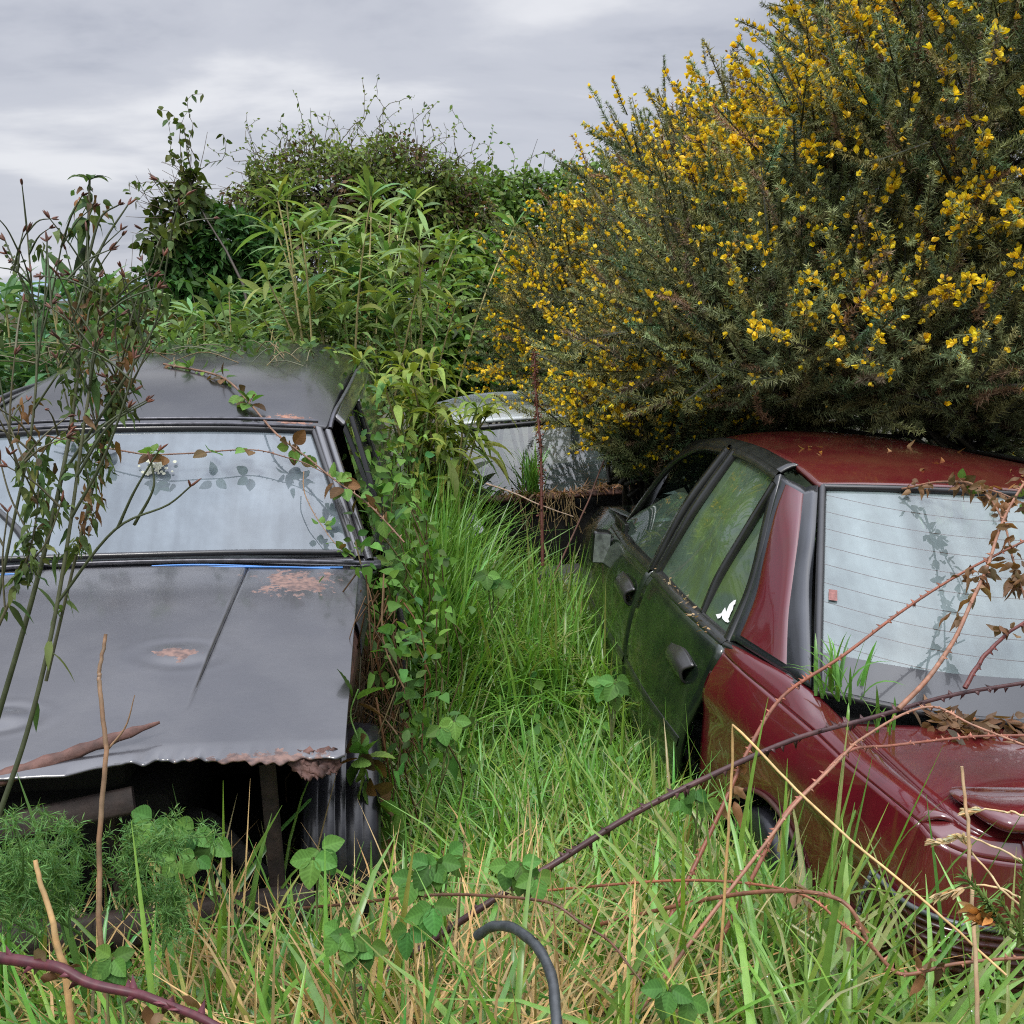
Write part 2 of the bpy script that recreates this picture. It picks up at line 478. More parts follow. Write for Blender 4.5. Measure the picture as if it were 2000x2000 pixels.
def glass(name, fog_col, fog_lo, fog_hi, tint=(0.55, 0.62, 0.6), ior=1.52, nscale=3.0, stripes=None, moss=None):
    """old car glass: mirror coat over a film of condensation over tinted glass"""
    m, t, b = new_mat(name)
    t.nodes.remove(b)
    n = t.nodes.new; l = t.links.new
    tcn = n("ShaderNodeTexCoord")
    no = n("ShaderNodeTexNoise"); no.inputs['Scale'].default_value = nscale; no.inputs['Detail'].default_value = 8; no.inputs['Roughness'].default_value = 0.6; no.inputs['Distortion'].default_value = 0.6
    l(tcn.outputs['Object'], no.inputs['Vector'])
    mr = n("ShaderNodeMapRange"); mr.inputs['From Min'].default_value = 0.32; mr.inputs['From Max'].default_value = 0.68
    mr.inputs['To Min'].default_value = fog_lo; mr.inputs['To Max'].default_value = fog_hi
    l(no.outputs['Fac'], mr.inputs['Value'])
    tr = n("ShaderNodeBsdfTransparent"); tr.inputs['Color'].default_value = (*tint, 1)
    df = n("ShaderNodeBsdfDiffuse"); df.inputs['Color'].default_value = (*fog_col, 1)
    colsrc = None
    fine = n("ShaderNodeTexNoise"); fine.inputs['Scale'].default_value = 38; fine.inputs['Detail'].default_value = 6
    l(tcn.outputs['Object'], fine.inputs['Vector'])
    fr2 = n("ShaderNodeMapRange"); fr2.inputs['From Min'].default_value = .3; fr2.inputs['From Max'].default_value = .7; fr2.inputs['To Min'].default_value = 0.94; fr2.inputs['To Max'].default_value = 1.06
    l(fine.outputs['Fac'], fr2.inputs['Value'])
    vs = n("ShaderNodeVectorMath"); vs.operation = 'SCALE'; vs.inputs[0].default_value = fog_col; l(fr2.outputs[0], vs.inputs['Scale'])
    colsrc = vs.outputs[0]
    if moss is not None:
        mn = n("ShaderNodeTexNoise"); mn.inputs['Scale'].default_value = 4.5; mn.inputs['Detail'].default_value = 9; mn.inputs['Roughness'].default_value = .65; mn.inputs['Distortion'].default_value = 1.2
        l(tcn.outputs['Object'], mn.inputs['Vector'])
        m2 = n("ShaderNodeMapRange"); m2.inputs['From Min'].default_value = .42; m2.inputs['From Max'].default_value = .62; l(mn.outputs['Fac'], m2.inputs['Value'])
        mc = n("ShaderNodeMix"); mc.data_type = 'RGBA'; l(m2.outputs[0], mc.inputs['Factor']); l(colsrc, mc.inputs['A']); mc.inputs['B'].default_value = (*moss, 1)
        colsrc = mc.outputs['Result']
    # run marks down the glass
    mpn = n("ShaderNodeMapping"); mpn.inputs['Scale'].default_value = (16, 2.2, 2.2); l(tcn.outputs['Object'], mpn.inputs[0])
    run = n("ShaderNodeTexNoise"); run.inputs['Scale'].default_value = 1.0; run.inputs['Detail'].default_value = 5; l(mpn.outputs[0], run.inputs['Vector'])
    rm = n("ShaderNodeMapRange"); rm.inputs['From Min'].default_value = .35; rm.inputs['From Max'].default_value = .65; rm.inputs['To Min'].default_value = .78; rm.inputs['To Max'].default_value = 1.1; l(run.outputs['Fac'], rm.inputs['Value'])
    fm = n("ShaderNodeMath"); fm.operation = 'MULTIPLY'; fm.use_clamp = True; l(mr.outputs[0], fm.inputs[0]); l(rm.outputs[0], fm.inputs[1])
    fac = fm.outputs[0]
    if stripes:
        sp = n("ShaderNodeSeparateXYZ"); l(tcn.outputs['Object'], sp.inputs[0])
        x2 = n("ShaderNodeMath"); x2.operation = 'MULTIPLY'; l(sp.outputs['X'], x2.inputs[0]); l(sp.outputs['X'], x2.inputs[1])
        zz = n("ShaderNodeMath"); zz.operation = 'MULTIPLY_ADD'; zz.inputs[1].default_value = -0.11; l(x2.outputs[0], zz.inputs[0]); l(sp.outputs['Z'], zz.inputs[2])
        md = n("ShaderNodeMath"); md.operation = 'MODULO'; md.inputs[1].default_value = stripes; l(zz.outputs[0], md.inputs[0])
        lt = n("ShaderNodeMath"); lt.operation = 'LESS_THAN'; lt.inputs[1].default_value = 0.0016; l(md.outputs[0], lt.inputs[0])
        mc = n("ShaderNodeMix"); mc.data_type = 'RGBA'; l(lt.outputs[0], mc.inputs['Factor']); l(colsrc, mc.inputs['A']); mc.inputs['B'].default_value = (0.045, 0.035, 0.03, 1)
        colsrc = mc.outputs['Result']
        mxm = n("ShaderNodeMath"); mxm.operation = 'MAXIMUM'; l(fac, mxm.inputs[0]); l(lt.outputs[0], mxm.inputs[1]); fac = mxm.outputs[0]
    l(colsrc, df.inputs['Color'])
    ms = n("ShaderNodeMixShader"); l(fac, ms.inputs[0]); l(tr.outputs[0], ms.inputs[1]); l(df.outputs[0], ms.inputs[2])
    gl = n("ShaderNodeBsdfGlossy"); gl.inputs['Roughness'].default_value = 0.02; gl.inputs['Color'].default_value = (1, 1, 1, 1)
    lw = n("ShaderNodeLayerWeight"); lw.inputs['Blend'].default_value = 0.5
    pw = n("ShaderNodeMath"); pw.operation = 'POWER'; pw.inputs[1].default_value = 4.2; l(lw.outputs['Facing'], pw.inputs[0])
    f0 = ((ior - 1) / (ior + 1)) ** 2 * 1.6
    fr = n("ShaderNodeMath"); fr.operation = 'MULTIPLY_ADD'; fr.inputs[1].default_value = 1 - f0; fr.inputs[2].default_value = f0; l(pw.outputs[0], fr.inputs[0])
    m5 = n("ShaderNodeMixShader"); l(fr.outputs[0], m5.inputs[0]); l(ms.outputs[0], m5.inputs[1]); l(gl.outputs[0], m5.inputs[2])
    l(m5.outputs[0], t.nodes['Material Output'].inputs[0])
    return m


M_leaf = foliage("leaf_gloss", 0.5, 0.32, 0.15)
M_soft = foliage("leaf_soft", 0.55, 0.35, 0.3)
M_grass = foliage("grass_blade", 0.30, 0.36, 0.5)
M_needle = foliage("gorse_spine", 0.5, 0.12, 0.3)
M_petal = foliage("gorse_petal", 0.5, 0.35, 0.25, warm=(1.0, 0.95, 0.6))
M_bark = tinted("plant_stem", 0.55, 0.35)
M_wet = tinted("wet_cane", 0.42, 0.3)
M_black = simple("black_trim", (0.012, 0.012, 0.013), 0.35, coat=0.3, noise=0.4, nscale=15)
M_rubber = simple("tyre_rubber", (0.012, 0.012, 0.015), 0.28, spec=0.55, noise=0.3, nscale=30, bump=0.1)
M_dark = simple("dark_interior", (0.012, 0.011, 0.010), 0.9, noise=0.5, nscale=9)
M_rust = simple("rusty_steel", (0.095, 0.045, 0.034), 0.7, noise=0.6, nscale=28, bump=0.5)
M_chrome = simple("worn_trim", (0.30, 0.30, 0.33), 0.3, metal=0.8, noise=0.3, nscale=40)

# ------------------------------------------------------------------ the setting
g = Geo()
rad = np.concatenate([np.linspace(0, 14, 60), np.geomspace(15, 9000, 40)])
ang = np.linspace(0, 2 * np.pi, 97)
xx = rad[:, None] * np.cos(ang)[None]; yy = 3 + rad[:, None] * np.sin(ang)[None]
near = np.clip(1 - (rad[:, None] - 12) / 30, 0, 1)
zz = gz(xx, np.clip(yy, -8, 40)) * np.ones_like(xx)
zz = zz * near + (1 - near) * (-0.6 - 7.0 * np.clip((rad[:, None] - 40) / 300, 0, 1))
grid_add(g, np.stack([xx, yy, zz], -1), (0.04, 0.045, 0.02))
M_ground = simple("wet_soil", (0.035, 0.032, 0.016), 0.9, noise=0.6, nscale=4, bump=0.6)
ground = g.build("ground", M_ground)
tag(ground, "rough damp ground beneath the overgrown grass and wrecks", "ground", kind='structure')

g = Geo()
hx = np.linspace(-1900, 1500, 220)
hrow = []
prof_h = 34 + 16 * np.sin(hx / 300 + 1) + 10 * np.sin(hx / 120) + 4 * np.sin(hx / 41)
for k, (dy, f) in enumerate([(-260, 0.0), (-150, 0.55), (0, 1.0), (200, 0.7), (500, 0.0)]):
    hrow.append(np.stack([hx, 1500 + dy + 0 * hx, -9 + f * prof_h], -1))
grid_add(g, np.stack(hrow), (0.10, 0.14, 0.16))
M_hill = simple("haze_tinted_hill", (0.15, 0.20, 0.25), 1.0, noise=0.25, nscale=0.02)  # distance haze is put into the colour as blue grey
hills = g.build("hills", M_hill)
tag(hills, "low blue grey hills far beyond the hedges", "hills", kind='structure')

# ------------------------------------------------------------------ black panel van (left, nose towards the camera)
VAN_LOC = (-1.246, 3.138, 0.0); VAN_YAW = R(6.85)
van = thing("panel_van", "abandoned matt black panel van with rusted bonnet, nose towards the grass, front grille missing", "van", VAN_LOC, (R(0.44), 0, VAN_YAW))


def van_w(p):
    p = np.asarray(p, float); c, s = math.cos(VAN_YAW), math.sin(VAN_YAW)
    return np.stack([p[..., 0] * c - p[..., 1] * s, p[..., 0] * s + p[..., 1] * c, p[..., 2]], -1) + np.array(VAN_LOC)


M_vblack = paint("matt_black_paint", (0.034, 0.0335, 0.038), 0.24, coat=0.5, coat_rough=0.09, dirt=(0.07, 0.068, 0.068), dirt_amt=0.5, ior=1.75, bump=0.05,
                 spots=[(0.56, -0.13, 0.94, 0.12, 1.25), (0.30, -0.62, 0.88, 0.055, 1.5), (-0.26, -0.98, 0.85, 0.07, 1.6), (0.55, -1.12, 0.81, 0.055, 4.5), (-0.42, -1.07, 0.84, 0.04, 1), (-0.2, -1.16, 0.80, 0.035, 7)],
                 rust_col=(0.18, 0.10, 0.075))
M_vroof = paint("matt_black_roof_paint", (0.012, 0.0118, 0.0135), 0.22, coat=0.3, coat_rough=0.1, dirt=(0.05, 0.05, 0.047), dirt_amt=0.35, ior=1.5, bump=0.03,
                spots=[(0.50, 0.62, 1.37, 0.05, 2.2)], rust_col=(0.30, 0.15, 0.10))
M_windscreen = glass("windscreen_glass", (0.165, 0.20, 0.225), 0.55, 0.92, nscale=1.6)
M_sideglass = glass("side_glass", (0.05, 0.06, 0.055), 0.15, 0.5, tint=(0.4, 0.45, 0.42), nscale=4)

# bonnet: crowned sheet with two pressed creases and a corroded, ragged front lip
nx, ny = 640, 130
u = np.linspace(-1, 1, nx); v = np.linspace(0, 1, ny)
U, V = np.meshgrid(u, v)
X = U * (0.752 - 0.008 * V)
ragged = np.zeros(nx)
rr = np.random.default_rng(3)
for k in range(1, 40):
    ragged += rr.normal() / k ** 0.6 * np.sin(u * k * 4.3 + rr.uniform(0, 6))
rx = np.clip((u - 0.22) / 0.15, 0, 1)
edge = -1.165 + 0.03 * U[0] ** 2 + rx * 0.055
rag = rx * 0.010 * ragged * np.clip(1.3 - np.abs(u - 0.6) * 2, 0.3, 1) + (1 - rx) * 0.0006 * ragged
Y = V * edge[None] + np.clip((V - 0.955) / 0.045, 0, 1) ** 1.5 * rag[None]
Z = 0.955 - 0.115 * V - 0.012 * V ** 2 + 0.028 * (1 - U ** 2) - 0.007 * np.clip((V - 0.95) / 0.05, 0, 1) ** 1.6
cr = 0.40 - 0.04 * V
Z += (0.004 * (1 / (1 + np.exp(-(cr - np.abs(X)) / 0.003))) - 0.010 * np.exp(-((np.abs(X) - cr) / 0.0042) ** 2)) * np.clip((0.82 - V) / 0.3, 0, 1)
Z += 0.0012 * np.sin(X * 7 + 1) * np.sin(Y * 6) + 0.0003 * np.sin(X * 31 + Y * 17)
for (x0, y0, a, w) in [(-0.26, -0.98, 0.016, 0.075), (-0.05, -0.93, 0.006, .05), (0.3, -0.62, 0.003, 0.06), (-.5, -1.05, .01, .06)]:
    q = ((X - x0) / w / 1.5) ** 2 + ((Y - y0) / w) ** 2
    Z += a * np.exp(-q) * np.cos(q * 2.2)
g = Geo(); grid_add(g, np.stack([X, Y, Z], -1), flip=True)
bon = solid(g.build("bonnet", M_vblack, van, world=False), 0.004, 1)
tag(bon, "dull black bonnet with flaking rust spots and a rotten front lip")

# torn strip of rusty lip lifted off the front of the bonnet
p = spline([(-0.36, -1.225, 0.80), (-0.10, -1.19, 0.825), (0.10, -1.13, 0.862), (0.25, -1.062, 0.888), (0.33, -1.015, 0.898)], 40)
w = np.interp(np.linspace(0, 1, 40), [0, 0.1, 0.5, 0.85, 1], [0.012, 0.03, 0.026, 0.018, 0.002]) * (1 + 0.18 * np.sin(np.arange(40) * 1.7))
G = np.stack([p + np.array([0, 0.0, 0.5])[None] * w[:, None] * a + np.array([0, 1, 0])[None] * w[:, None] * b for a, b in ((0.9, 0.5), (0.5, 0.15), (-0.5, -0.3), (-1.0, -0.2))])
g = Geo(); grid_add(g, G)
solid(g.build("torn_lip", M_rust, van, world=False), 0.003)
# sagging rag of metal at the bonnet corner
g = Geo()
G = loft([[(0.60, -1.075, 0.835), (0.66, -1.07, 0.838), (0.725, -1.06, 0.835)], [(0.63, -1.10, 0.81), (0.67, -1.095, 0.815), (0.728, -1.07, 0.81)], [(0.655, -1.115, 0.785), (0.69, -1.11, 0.79), (0.73, -1.08, 0.785)]], 20, 12)
G += rr.normal(0, 0.003, G.shape); grid_add(g, G)
solid(g.build("rusted_corner", M_rust, van, world=False), 0.003)

M_trim = simple("dull_dark_trim", (0.07, 0.07, 0.08), 0.35, metal=0.6, noise=0.4, nscale=40)
# cowl below the windscreen, with trim lip
g = Geo()
grid_add(g, loft([[(-0.80, 0.012, 0.945), (-.4, 0.012, 0.972), (0, 0.012, 0.980), (.4, 0.012, 0.972), (0.79, 0.012, 0.945)],
                  [(-0.82, 0.05, 0.938), (-.4, 0.05, 0.962), (0, 0.05, 0.970), (.4, .05, 0.962), (0.81, 0.05, 0.938)],
                  [(-0.82, 0.10, 0.972), (-.4, 0.09, 0.994), (0, 0.085, 1.0), (.4, .09, 0.994), (0.81, 0.10, 0.972)]], 50, 12, lin_v=True))
solid(g.build("scuttle_panel", M_vblack, van, world=False), 0.01)
g = Geo()
tube(g, spline([(-0.80, 0.06, 0.962), (-.4, 0.055, 0.985), (0, 0.055, 0.992), (.4, .055, 0.985), (0.80, 0.06, 0.962)], 40), 0.008, (1, 1, 1), 8)
g.build("scuttle_trim", M_trim, van, world=False)

# windscreen
WS = [[(-0.735, 0.105, 0.985), (-.4, 0.07, 1.005), (0, 0.06, 1.01), (.4, 0.07, 1.005), (0.735, 0.105, 0.985)],
      [(-0.655, 0.335, 1.175), (-.35, 0.29, 1.195), (0, 0.28, 1.20), (.35, 0.29, 1.195), (0.655, 0.335, 1.175)],
      [(-0.585, 0.545, 1.335), (-.3, 0.50, 1.355), (0, 0.49, 1.36), (.3, 0.50, 1.355), (0.585, 0.545, 1.335)]]
g = Geo(); WG = loft(WS, 40, 26); grid_add(g, WG)
ws = g.build("windscreen", M_windscreen, van, world=False)
tag(ws, "misted pale windscreen speckled with droppings")
g = Geo()
for pth, r in ((WG[-1], 0.014), (WG[0], 0.011), (WG[:, 0], 0.013), (WG[:, -1], 0.013)):
    tube(g, pth + np.array([0, -0.002, 0.004]), r, (1, 1, 1), 6)
g.build("windscreen_seal", M_black, van, world=False)
g = Geo()
tube(g, WG[-1] + np.array([0, -0.004, 0.020]), 0.008, (1, 1, 1), 6)
tube(g, WG[-1] * np.array([1.03, 1, 1]) + np.array([0, 0.012, 0.038]), 0.007, (1, 1, 1), 6)
g.build("windscreen_trim", M_trim, van, world=False)
# lichen patch and scratches on the glass
g = Geo()
for k in range(46):
    a = rng.uniform(0, 6.3); r_ = abs(rng.normal(0, 0.022))
    cx, cy = 0.06 + 1.5 * r_ * math.cos(a), 0.345 + r_ * 0.8 * math.sin(a)
    zc_ = 1.205 + (cy - 0.29) * 0.86 + 0.003
    th = np.linspace(0, 2 * np.pi, 8)[:-1]; q = rng.uniform(.004, .009)
    ring = np.stack([cx + q * np.cos(th), cy - .012 + q * np.sin(th) * .75, zc_ + q * np.sin(th) * 0.6], -1)
    vv = np.concatenate([ring, [[cx, cy - .015, zc_ + 0.005]]])
    g.add(vv, [[i, (i + 1) % 7, 7] for i in range(7)], (1, 1, 1))
g.build("lichen", simple("pale_lichen", (0.55, 0.56, 0.45), 0.9, noise=0.3, nscale=80), van, world=False)

# pillars
def bar(path, w, t, n=24, up=(0, -0.6, 0.8)):
    p = spline(path, n); T = nrm(np.gradient(p, axis=0)); upv = np.array(up, float)
    sd = nrm(np.cross(T, upv)); un = nrm(np.cross(sd, T)); w = np.broadcast_to(w, (n,))[:, None]
    cs = [(-1, -1), (-1, .6), (-.75, 1), (.75, 1), (1, .6), (1, -1), (-1, -1)]
    return np.stack([p + sd * w * a * 0.5 + un * t * b * .5 for a, b in cs])


for sx in (1, -1):
    g = Geo()
    for off, w_ in ((0.0, 0.03), (0.034, 0.026)):
        grid_add(g, bar([(sx * (0.752 + off), 0.085, 0.975 - off * .3), (sx * (0.675 + off), 0.32, 1.165 - off * .3), (sx * (0.602 + off), 0.55, 1.345 - off * .3)], w_, 0.024, up=(sx * .5, -.5, .7)))
    g.build("door_pillar", M_vblack, van, world=False)
    g = Geo(); box(g, (sx * .79 - .035, 0.035, 0.945), (sx * .79 + .035, 0.10, 0.965), bev=.006)
    g.build("pillar_foot", M_trim, van, world=False)

# high roof: front sweep rising to a flat top, sides rolled over
prof = [(0.555, 1.372, 0.640, 0.0), (0.62, 1.392, 0.645, 0.01), (0.80, 1.437, 0.652, 0.035), (1.02, 1.482, 0.66, 0.065), (1.22, 1.508, 0.665, 0.085), (1.5, 1.525, 0.675, 0.10), (2.2, 1.53, 0.68, 0.11), (3.3, 1.50, 0.68, 0.11), (3.5, 1.44, 0.67, 0.1)]
rows = []
sxs = np.linspace(-1, 1, 41)
for (y, z, hw, dr) in prof:
    a = np.abs(sxs)
    zx = z - 0.018 * sxs ** 2 - (dr + 0.012) * np.clip((a - 0.70) / 0.30, 0, 1) ** 2.2
    rows.append(np.stack([hw * np.sin(sxs * np.pi / 2 * 0.0 + 0) + hw * sxs, y + 0.05 * sxs ** 2 * (y < 1.3), zx], -1))
g = Geo(); RG = loft(rows, 81, 70); grid_add(g, RG)
roof = solid(g.build("roof", M_vroof, van, world=False), 0.02)

# side: rail, door with window, lower skin; on both sides
for sx in (1, -1):
    f = np.array([sx, 1, 1.0])
    g = Geo()
    top = [(0.655, 0.62, 1.375), (0.665, 0.9, 1.40), (0.678, 1.25, 1.42), (0.69, 2.2, 1.42), (0.685, 3.4, 1.37)]
    mid = [(0.69, 0.60, 1.345), (0.70, 0.9, 1.355), (0.715, 1.25, 1.36), (0.73, 2.2, 1.36), (0.72, 3.4, 1.33)]
    grid_add(g, loft([[np.array(q) * f for q in top], [np.array(q) * f for q in mid]], 40, 8))
    # rear body side (no windows behind the door)
    grid_add(g, loft([[np.array(q) * f for q in [(0.715, 1.32, 1.36), (0.73, 2.3, 1.36), (0.72, 3.4, 1.33)]],
                      [np.array(q) * f for q in [(0.83, 1.32, 0.96), (0.84, 2.3, 0.96), (0.82, 3.4, 0.96)]],
                      [np.array(q) * f for q in [(0.89, 1.32, 0.62), (0.90, 2.3, 0.62), (0.87, 3.4, 0.62)]],
                      [np.array(q) * f for q in [(0.86, 1.32, 0.28), (0.87, 2.3, 0.28), (0.84, 3.4, 0.3)]]], 24, 24))
    solid(g.build("body_side", M_vblack, van, world=False), 0.015)
    g = Geo()
    grid_add(g, loft([[np.array(q) * f for q in [(0.825, 0.14, 0.955), (0.835, 0.7, 0.96), (0.835, 1.3, 0.96)]],
                      [np.array(q) * f for q in [(0.885, 0.12, 0.66), (0.895, 0.7, 0.66), (0.893, 1.3, 0.66)]],
                      [np.array(q) * f for q in [(0.855, 0.12, 0.30), (0.865, 0.7, 0.30), (0.863, 1.3, 0.30)]]], 24, 20))
    dr = solid(g.build("door", M_vblack, van, world=False), 0.02)
    g = Geo()
    grid_add(g, loft([[np.array(q) * f for q in [(0.815, 0.16, 0.965), (0.82, 0.7, 0.965), (0.82, 1.28, 0.965)]],
                      [np.array(q) * f for q in [(0.69, 0.58, 1.335), (0.70, 0.9, 1.345), (0.712, 1.26, 1.35)]]], 16, 14))
    g.build("door_window", M_sideglass, dr, world=False)
    g = Geo()
    grid_add(g, bar([np.array(q) * f for q in [(0.825, 0.7, 0.965), (0.715, 0.82, 1.355)]], 0.03, 0.02, up=(sx, 0, .3)))
    grid_add(g, bar([np.array(q) * f for q in [(0.825, 0.15, 0.968), (0.83, 1.3, 0.968)]], 0.03, 0.03, up=(sx * .5, 0, 1)))
    grid_add(g, bar([np.array(q) * f for q in [(0.725, 1.29, 1.36), (0.83, 1.30, 0.965)]], 0.05, 0.02, up=(sx, 0, .3)))
    g.build("window_frame", M_black, dr, world=False)
    # drip rail bent round the door opening
    g = Geo()
    tube(g, spline([np.array(q) * f for q in [(0.645, 0.56, 1.345), (0.652, 0.60, 1.375), (0.66, 0.66, 1.395), (0.675, 0.9, 1.412), (0.69, 1.3, 1.425), (0.70, 2.2, 1.425)]], 40), 0.009, (1, 1, 1), 6)
    g.build("drip_rail", M_trim, van, world=False)
    # bare inner wing left where the outer wing has gone
    g = Geo()
    grid_add(g, loft([[np.array(q) * f for q in [(0.735, 0.02, 0.93), (0.73, -0.5, 0.88), (0.70, -1.02, 0.79)]], [np.array(q) * f for q in [(0.775, 0.02, 0.90), (0.75, -0.45, 0.80), (0.71, -0.7, 0.70)]],
                      [np.array(q) * f for q in [(0.74, 0.02, 0.35), (0.66, -0.5, 0.40), (0.64, -1.02, 0.40)]]], 24, 18))
    solid(g.build("inner_wing", M_rust if sx > 0 else M_dark, van, world=False), 0.006)
    g = Geo()
    grid_add(g, loft([[np.array(q) * f for q in [(0.742, 0.03, 0.948), (0.765, 0.0, 0.935), (0.79, -0.05, 0.88)]],
                      [np.array(q) * f for q in [(0.742, -0.15, 0.935), (0.768, -0.17, 0.92), (0.782, -0.2, 0.86)]],
                      [np.array(q) * f for q in [(0.742, -0.36, 0.91), (0.757, -0.37, 0.88), (0.762, -0.38, 0.80)]]], 14, 20))
    G_ = solid(g.build("wing_flange", M_trim, van, world=False), 0.004)

# engine bay, crossmember and front valance seen under the bonnet
g = Geo()
box(g, (-0.62, -0.16, 0.30), (0.62, -0.05, 0.90))
box(g, (-0.62, -1.0, 0.22), (0.62, -0.15, 0.34))
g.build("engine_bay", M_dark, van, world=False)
g = Geo()
box(g, (-0.28, -0.80, 0.34), (0.30, -0.25, 0.62), bev=0.05); box(g, (-0.16, -0.76, 0.60), (0.18, -0.3, 0.72), bev=0.03)
tube(g, spline([(0.3, -.7, .5), (.4, -.85, .55), (.5, -.9, .45), (.55, -.8, .35)], 20), .022, (1, 1, 1), 8)
g.build("engine", M_dark, van, world=False)
g = Geo()
grid_add(g, bar([(-0.78, -1.10, 0.66), (-0.4, -1.14, 0.675), (0.0, -1.13, 0.72), (0.28, -1.09, 0.75)], 0.06, 0.03, up=(0, -1, .5)))
grid_add(g, bar([(-0.74, -1.06, 0.45), (0.0, -1.12, 0.44), (0.66, -1.06, 0.45)], 0.08, 0.04, up=(0, -1, .3)))
grid_add(g, bar([(0.56, -1.00, 0.78), (0.57, -1.0, 0.45)], 0.035, 0.03, up=(0, -1, .0)))
grid_add(g, bar([(0.2, -1.00, 0.72), (0.21, -1.0, 0.45)], 0.025, 0.04, up=(0, -1, .0)))
g.build("radiator_frame", simple("rusty_dark_steel", (0.022, 0.013, 0.010), .75, noise=.6, nscale=25, bump=.5), van, world=False)
# inside: dash, seats and floor, dark behind the misted glass
g = Geo()
box(g, (-0.70, 0.16, 0.70), (0.70, 0.42, 0.93), bev=0.05)
box(g, (-0.78, 0.1, 0.25), (0.78, 3.3, 0.36)); box(g, (-0.70, 1.75, 0.36), (0.70, 1.78, 1.40))
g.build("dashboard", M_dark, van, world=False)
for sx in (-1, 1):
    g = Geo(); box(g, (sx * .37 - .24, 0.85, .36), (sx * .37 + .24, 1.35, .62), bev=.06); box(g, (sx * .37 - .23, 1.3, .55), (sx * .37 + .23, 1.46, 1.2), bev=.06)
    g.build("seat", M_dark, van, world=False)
# wipers
g = Geo()
def vplane(x, y, h=0.0):
    return np.array([x, y - 0.65 * h, 0.985 + (y - 0.105) * 0.80 + 0.022 * (1 - (x / .7) ** 2) + 0.76 * h])
tube(g, spline([(-0.255, 0.03, 0.995), vplane(-0.33, .16, .035), vplane(-0.47, 0.28, .04)], 16), np.linspace(0.020, 0.008, 16), (1, 1, 1), 6)
tube(g, spline([vplane(-0.47, 0.28, .04), vplane(-0.56, 0.33, .03), vplane(-.72, .40, .03)], 10), 0.006, (1, 1, 1), 5)
tube(g, np.array([vplane(-0.40, 0.30, .02), vplane(-.78, .40, .018)]), 0.007, (1, 1, 1), 5)
tube(g, np.array([(-0.255, 0.02, 0.975), (-0.255, 0.025, 1.005)]), 0.022, (1, 1, 1), 10)
g.build("wiper", M_black, van, world=False)
# blue wire lying along the scuttle
wire_mat = simple("blue_wire_plastic", (0.04, 0.16, 0.42), 0.35)
for k, (a, b) in enumerate([(0.1, 0.70), (0.22, 0.66), (-0.55, -0.28)]):
    g = Geo(); xs = np.linspace(a, b, 30)
    tube(g, np.stack([xs, 0.006 - 0.012 * k + 0.006 * np.sin(xs * 9 + k), 0.984 - 0.05 * xs ** 2 + 0.006 * np.abs(np.sin(xs * 6 + k * 2))], -1), 0.0035, (1, 1, 1), 5)
    tag(g.build("electric_wire", wire_mat, van, world=False), "loose bright blue wire")

# wheels
def wheel(parent, cx, cy, r, wd, cz, sx, name="wheel", rim=True):
    g = Geo(); n = 64
    half = wd / 2
    prof_ = []
    for (xx_, rr_) in [(-half * .8, r * .62), (-half, r * .75), (-half * 1.0, r * .9), (-half * .9, r * .965), (-half * .62, r * .99),
                       (-half * .57, r * .984), (-half * .53, r * .984), (-half * .48, r * .995), (-half * .2, r), (-half * .16, r * .985), (-half * .11, r * .985), (-half * .06, r), (half * .06, r), (half * .11, r * .985), (half * .16, r * .985), (half * .2, r),
                       (half * .48, r * .995), (half * .53, r * .984), (half * .57, r * .984), (half * .62, r * .99), (half * .9, r * .965), (half, r * .9), (half, r * .75), (half * .8, r * .62)]:
        prof_.append((xx_, rr_))
    th = np.linspace(0, 2 * np.pi, n + 1)
    G = np.stack([np.stack([np.full(n + 1, cx + a), cy + b * np.cos(th), cz + b * np.sin(th)], -1) for a, b in prof_])
    grid_add(g, G)
    wo = g.build("wheel", M_rubber, parent, world=False)
    if rim:
        g = Geo()
        pr = [(half * .75, .62), (half * .55, .60), (half * .3, .5), (half * .25, .3), (half * .5, .22), (half * .55, .0)]
        G = np.stack([np.stack([np.full(n + 1, cx + sx * a), cy + r * b * np.cos(th), cz + r * b * np.sin(th)], -1) for a, b in pr])
        grid_add(g, G)
        g.build("rim", M_rust, wo, world=False)
    return wo


wheel(van, 0.715, -0.62, 0.335, 0.20, 0.335, 1)
wheel(van, -0.715, -0.62, 0.335, 0.20, 0.335, -1)
for sx in (1, -1): wheel(van, 0.72 * sx, 2.35, 0.33, 0.19, 0.32, sx)

# ------------------------------------------------------------------ dark red saloon (right, tail towards the camera)
RED_LOC = (1.48005916, 1.8810214, -0.16824963); RED_ROT = (R(0.66887655), R(4.01438889), R(5.50673138))
red = thing("saloon_car", "dark red four door saloon with black doors, tail towards the camera under the gorse", "car", RED_LOC, (0, 0, 0))


def rotm(yaw, pit, rol):
    cy, sy = math.cos(yaw), math.sin(yaw); cp, sp = math.cos(pit), math.sin(pit); cr_, sr = math.cos(rol), math.sin(rol)
    return np.array([[cy, -sy, 0], [sy, cy, 0], [0, 0, 1]]) @ np.array([[1, 0, 0], [0, cp, -sp], [0, sp, cp]]) @ np.array([[cr_, 0, sr], [0, 1, 0], [-sr, 0, cr_]])


RED_M = rotm(RED_ROT[2], RED_ROT[0], RED_ROT[1])
red.rotation_mode = 'YXZ'            # roll, then pitch, then yaw
red.rotation_euler = RED_ROT


def red_w(p):
    return np.asarray(p, float) @ RED_M.T + np.array(RED_LOC)


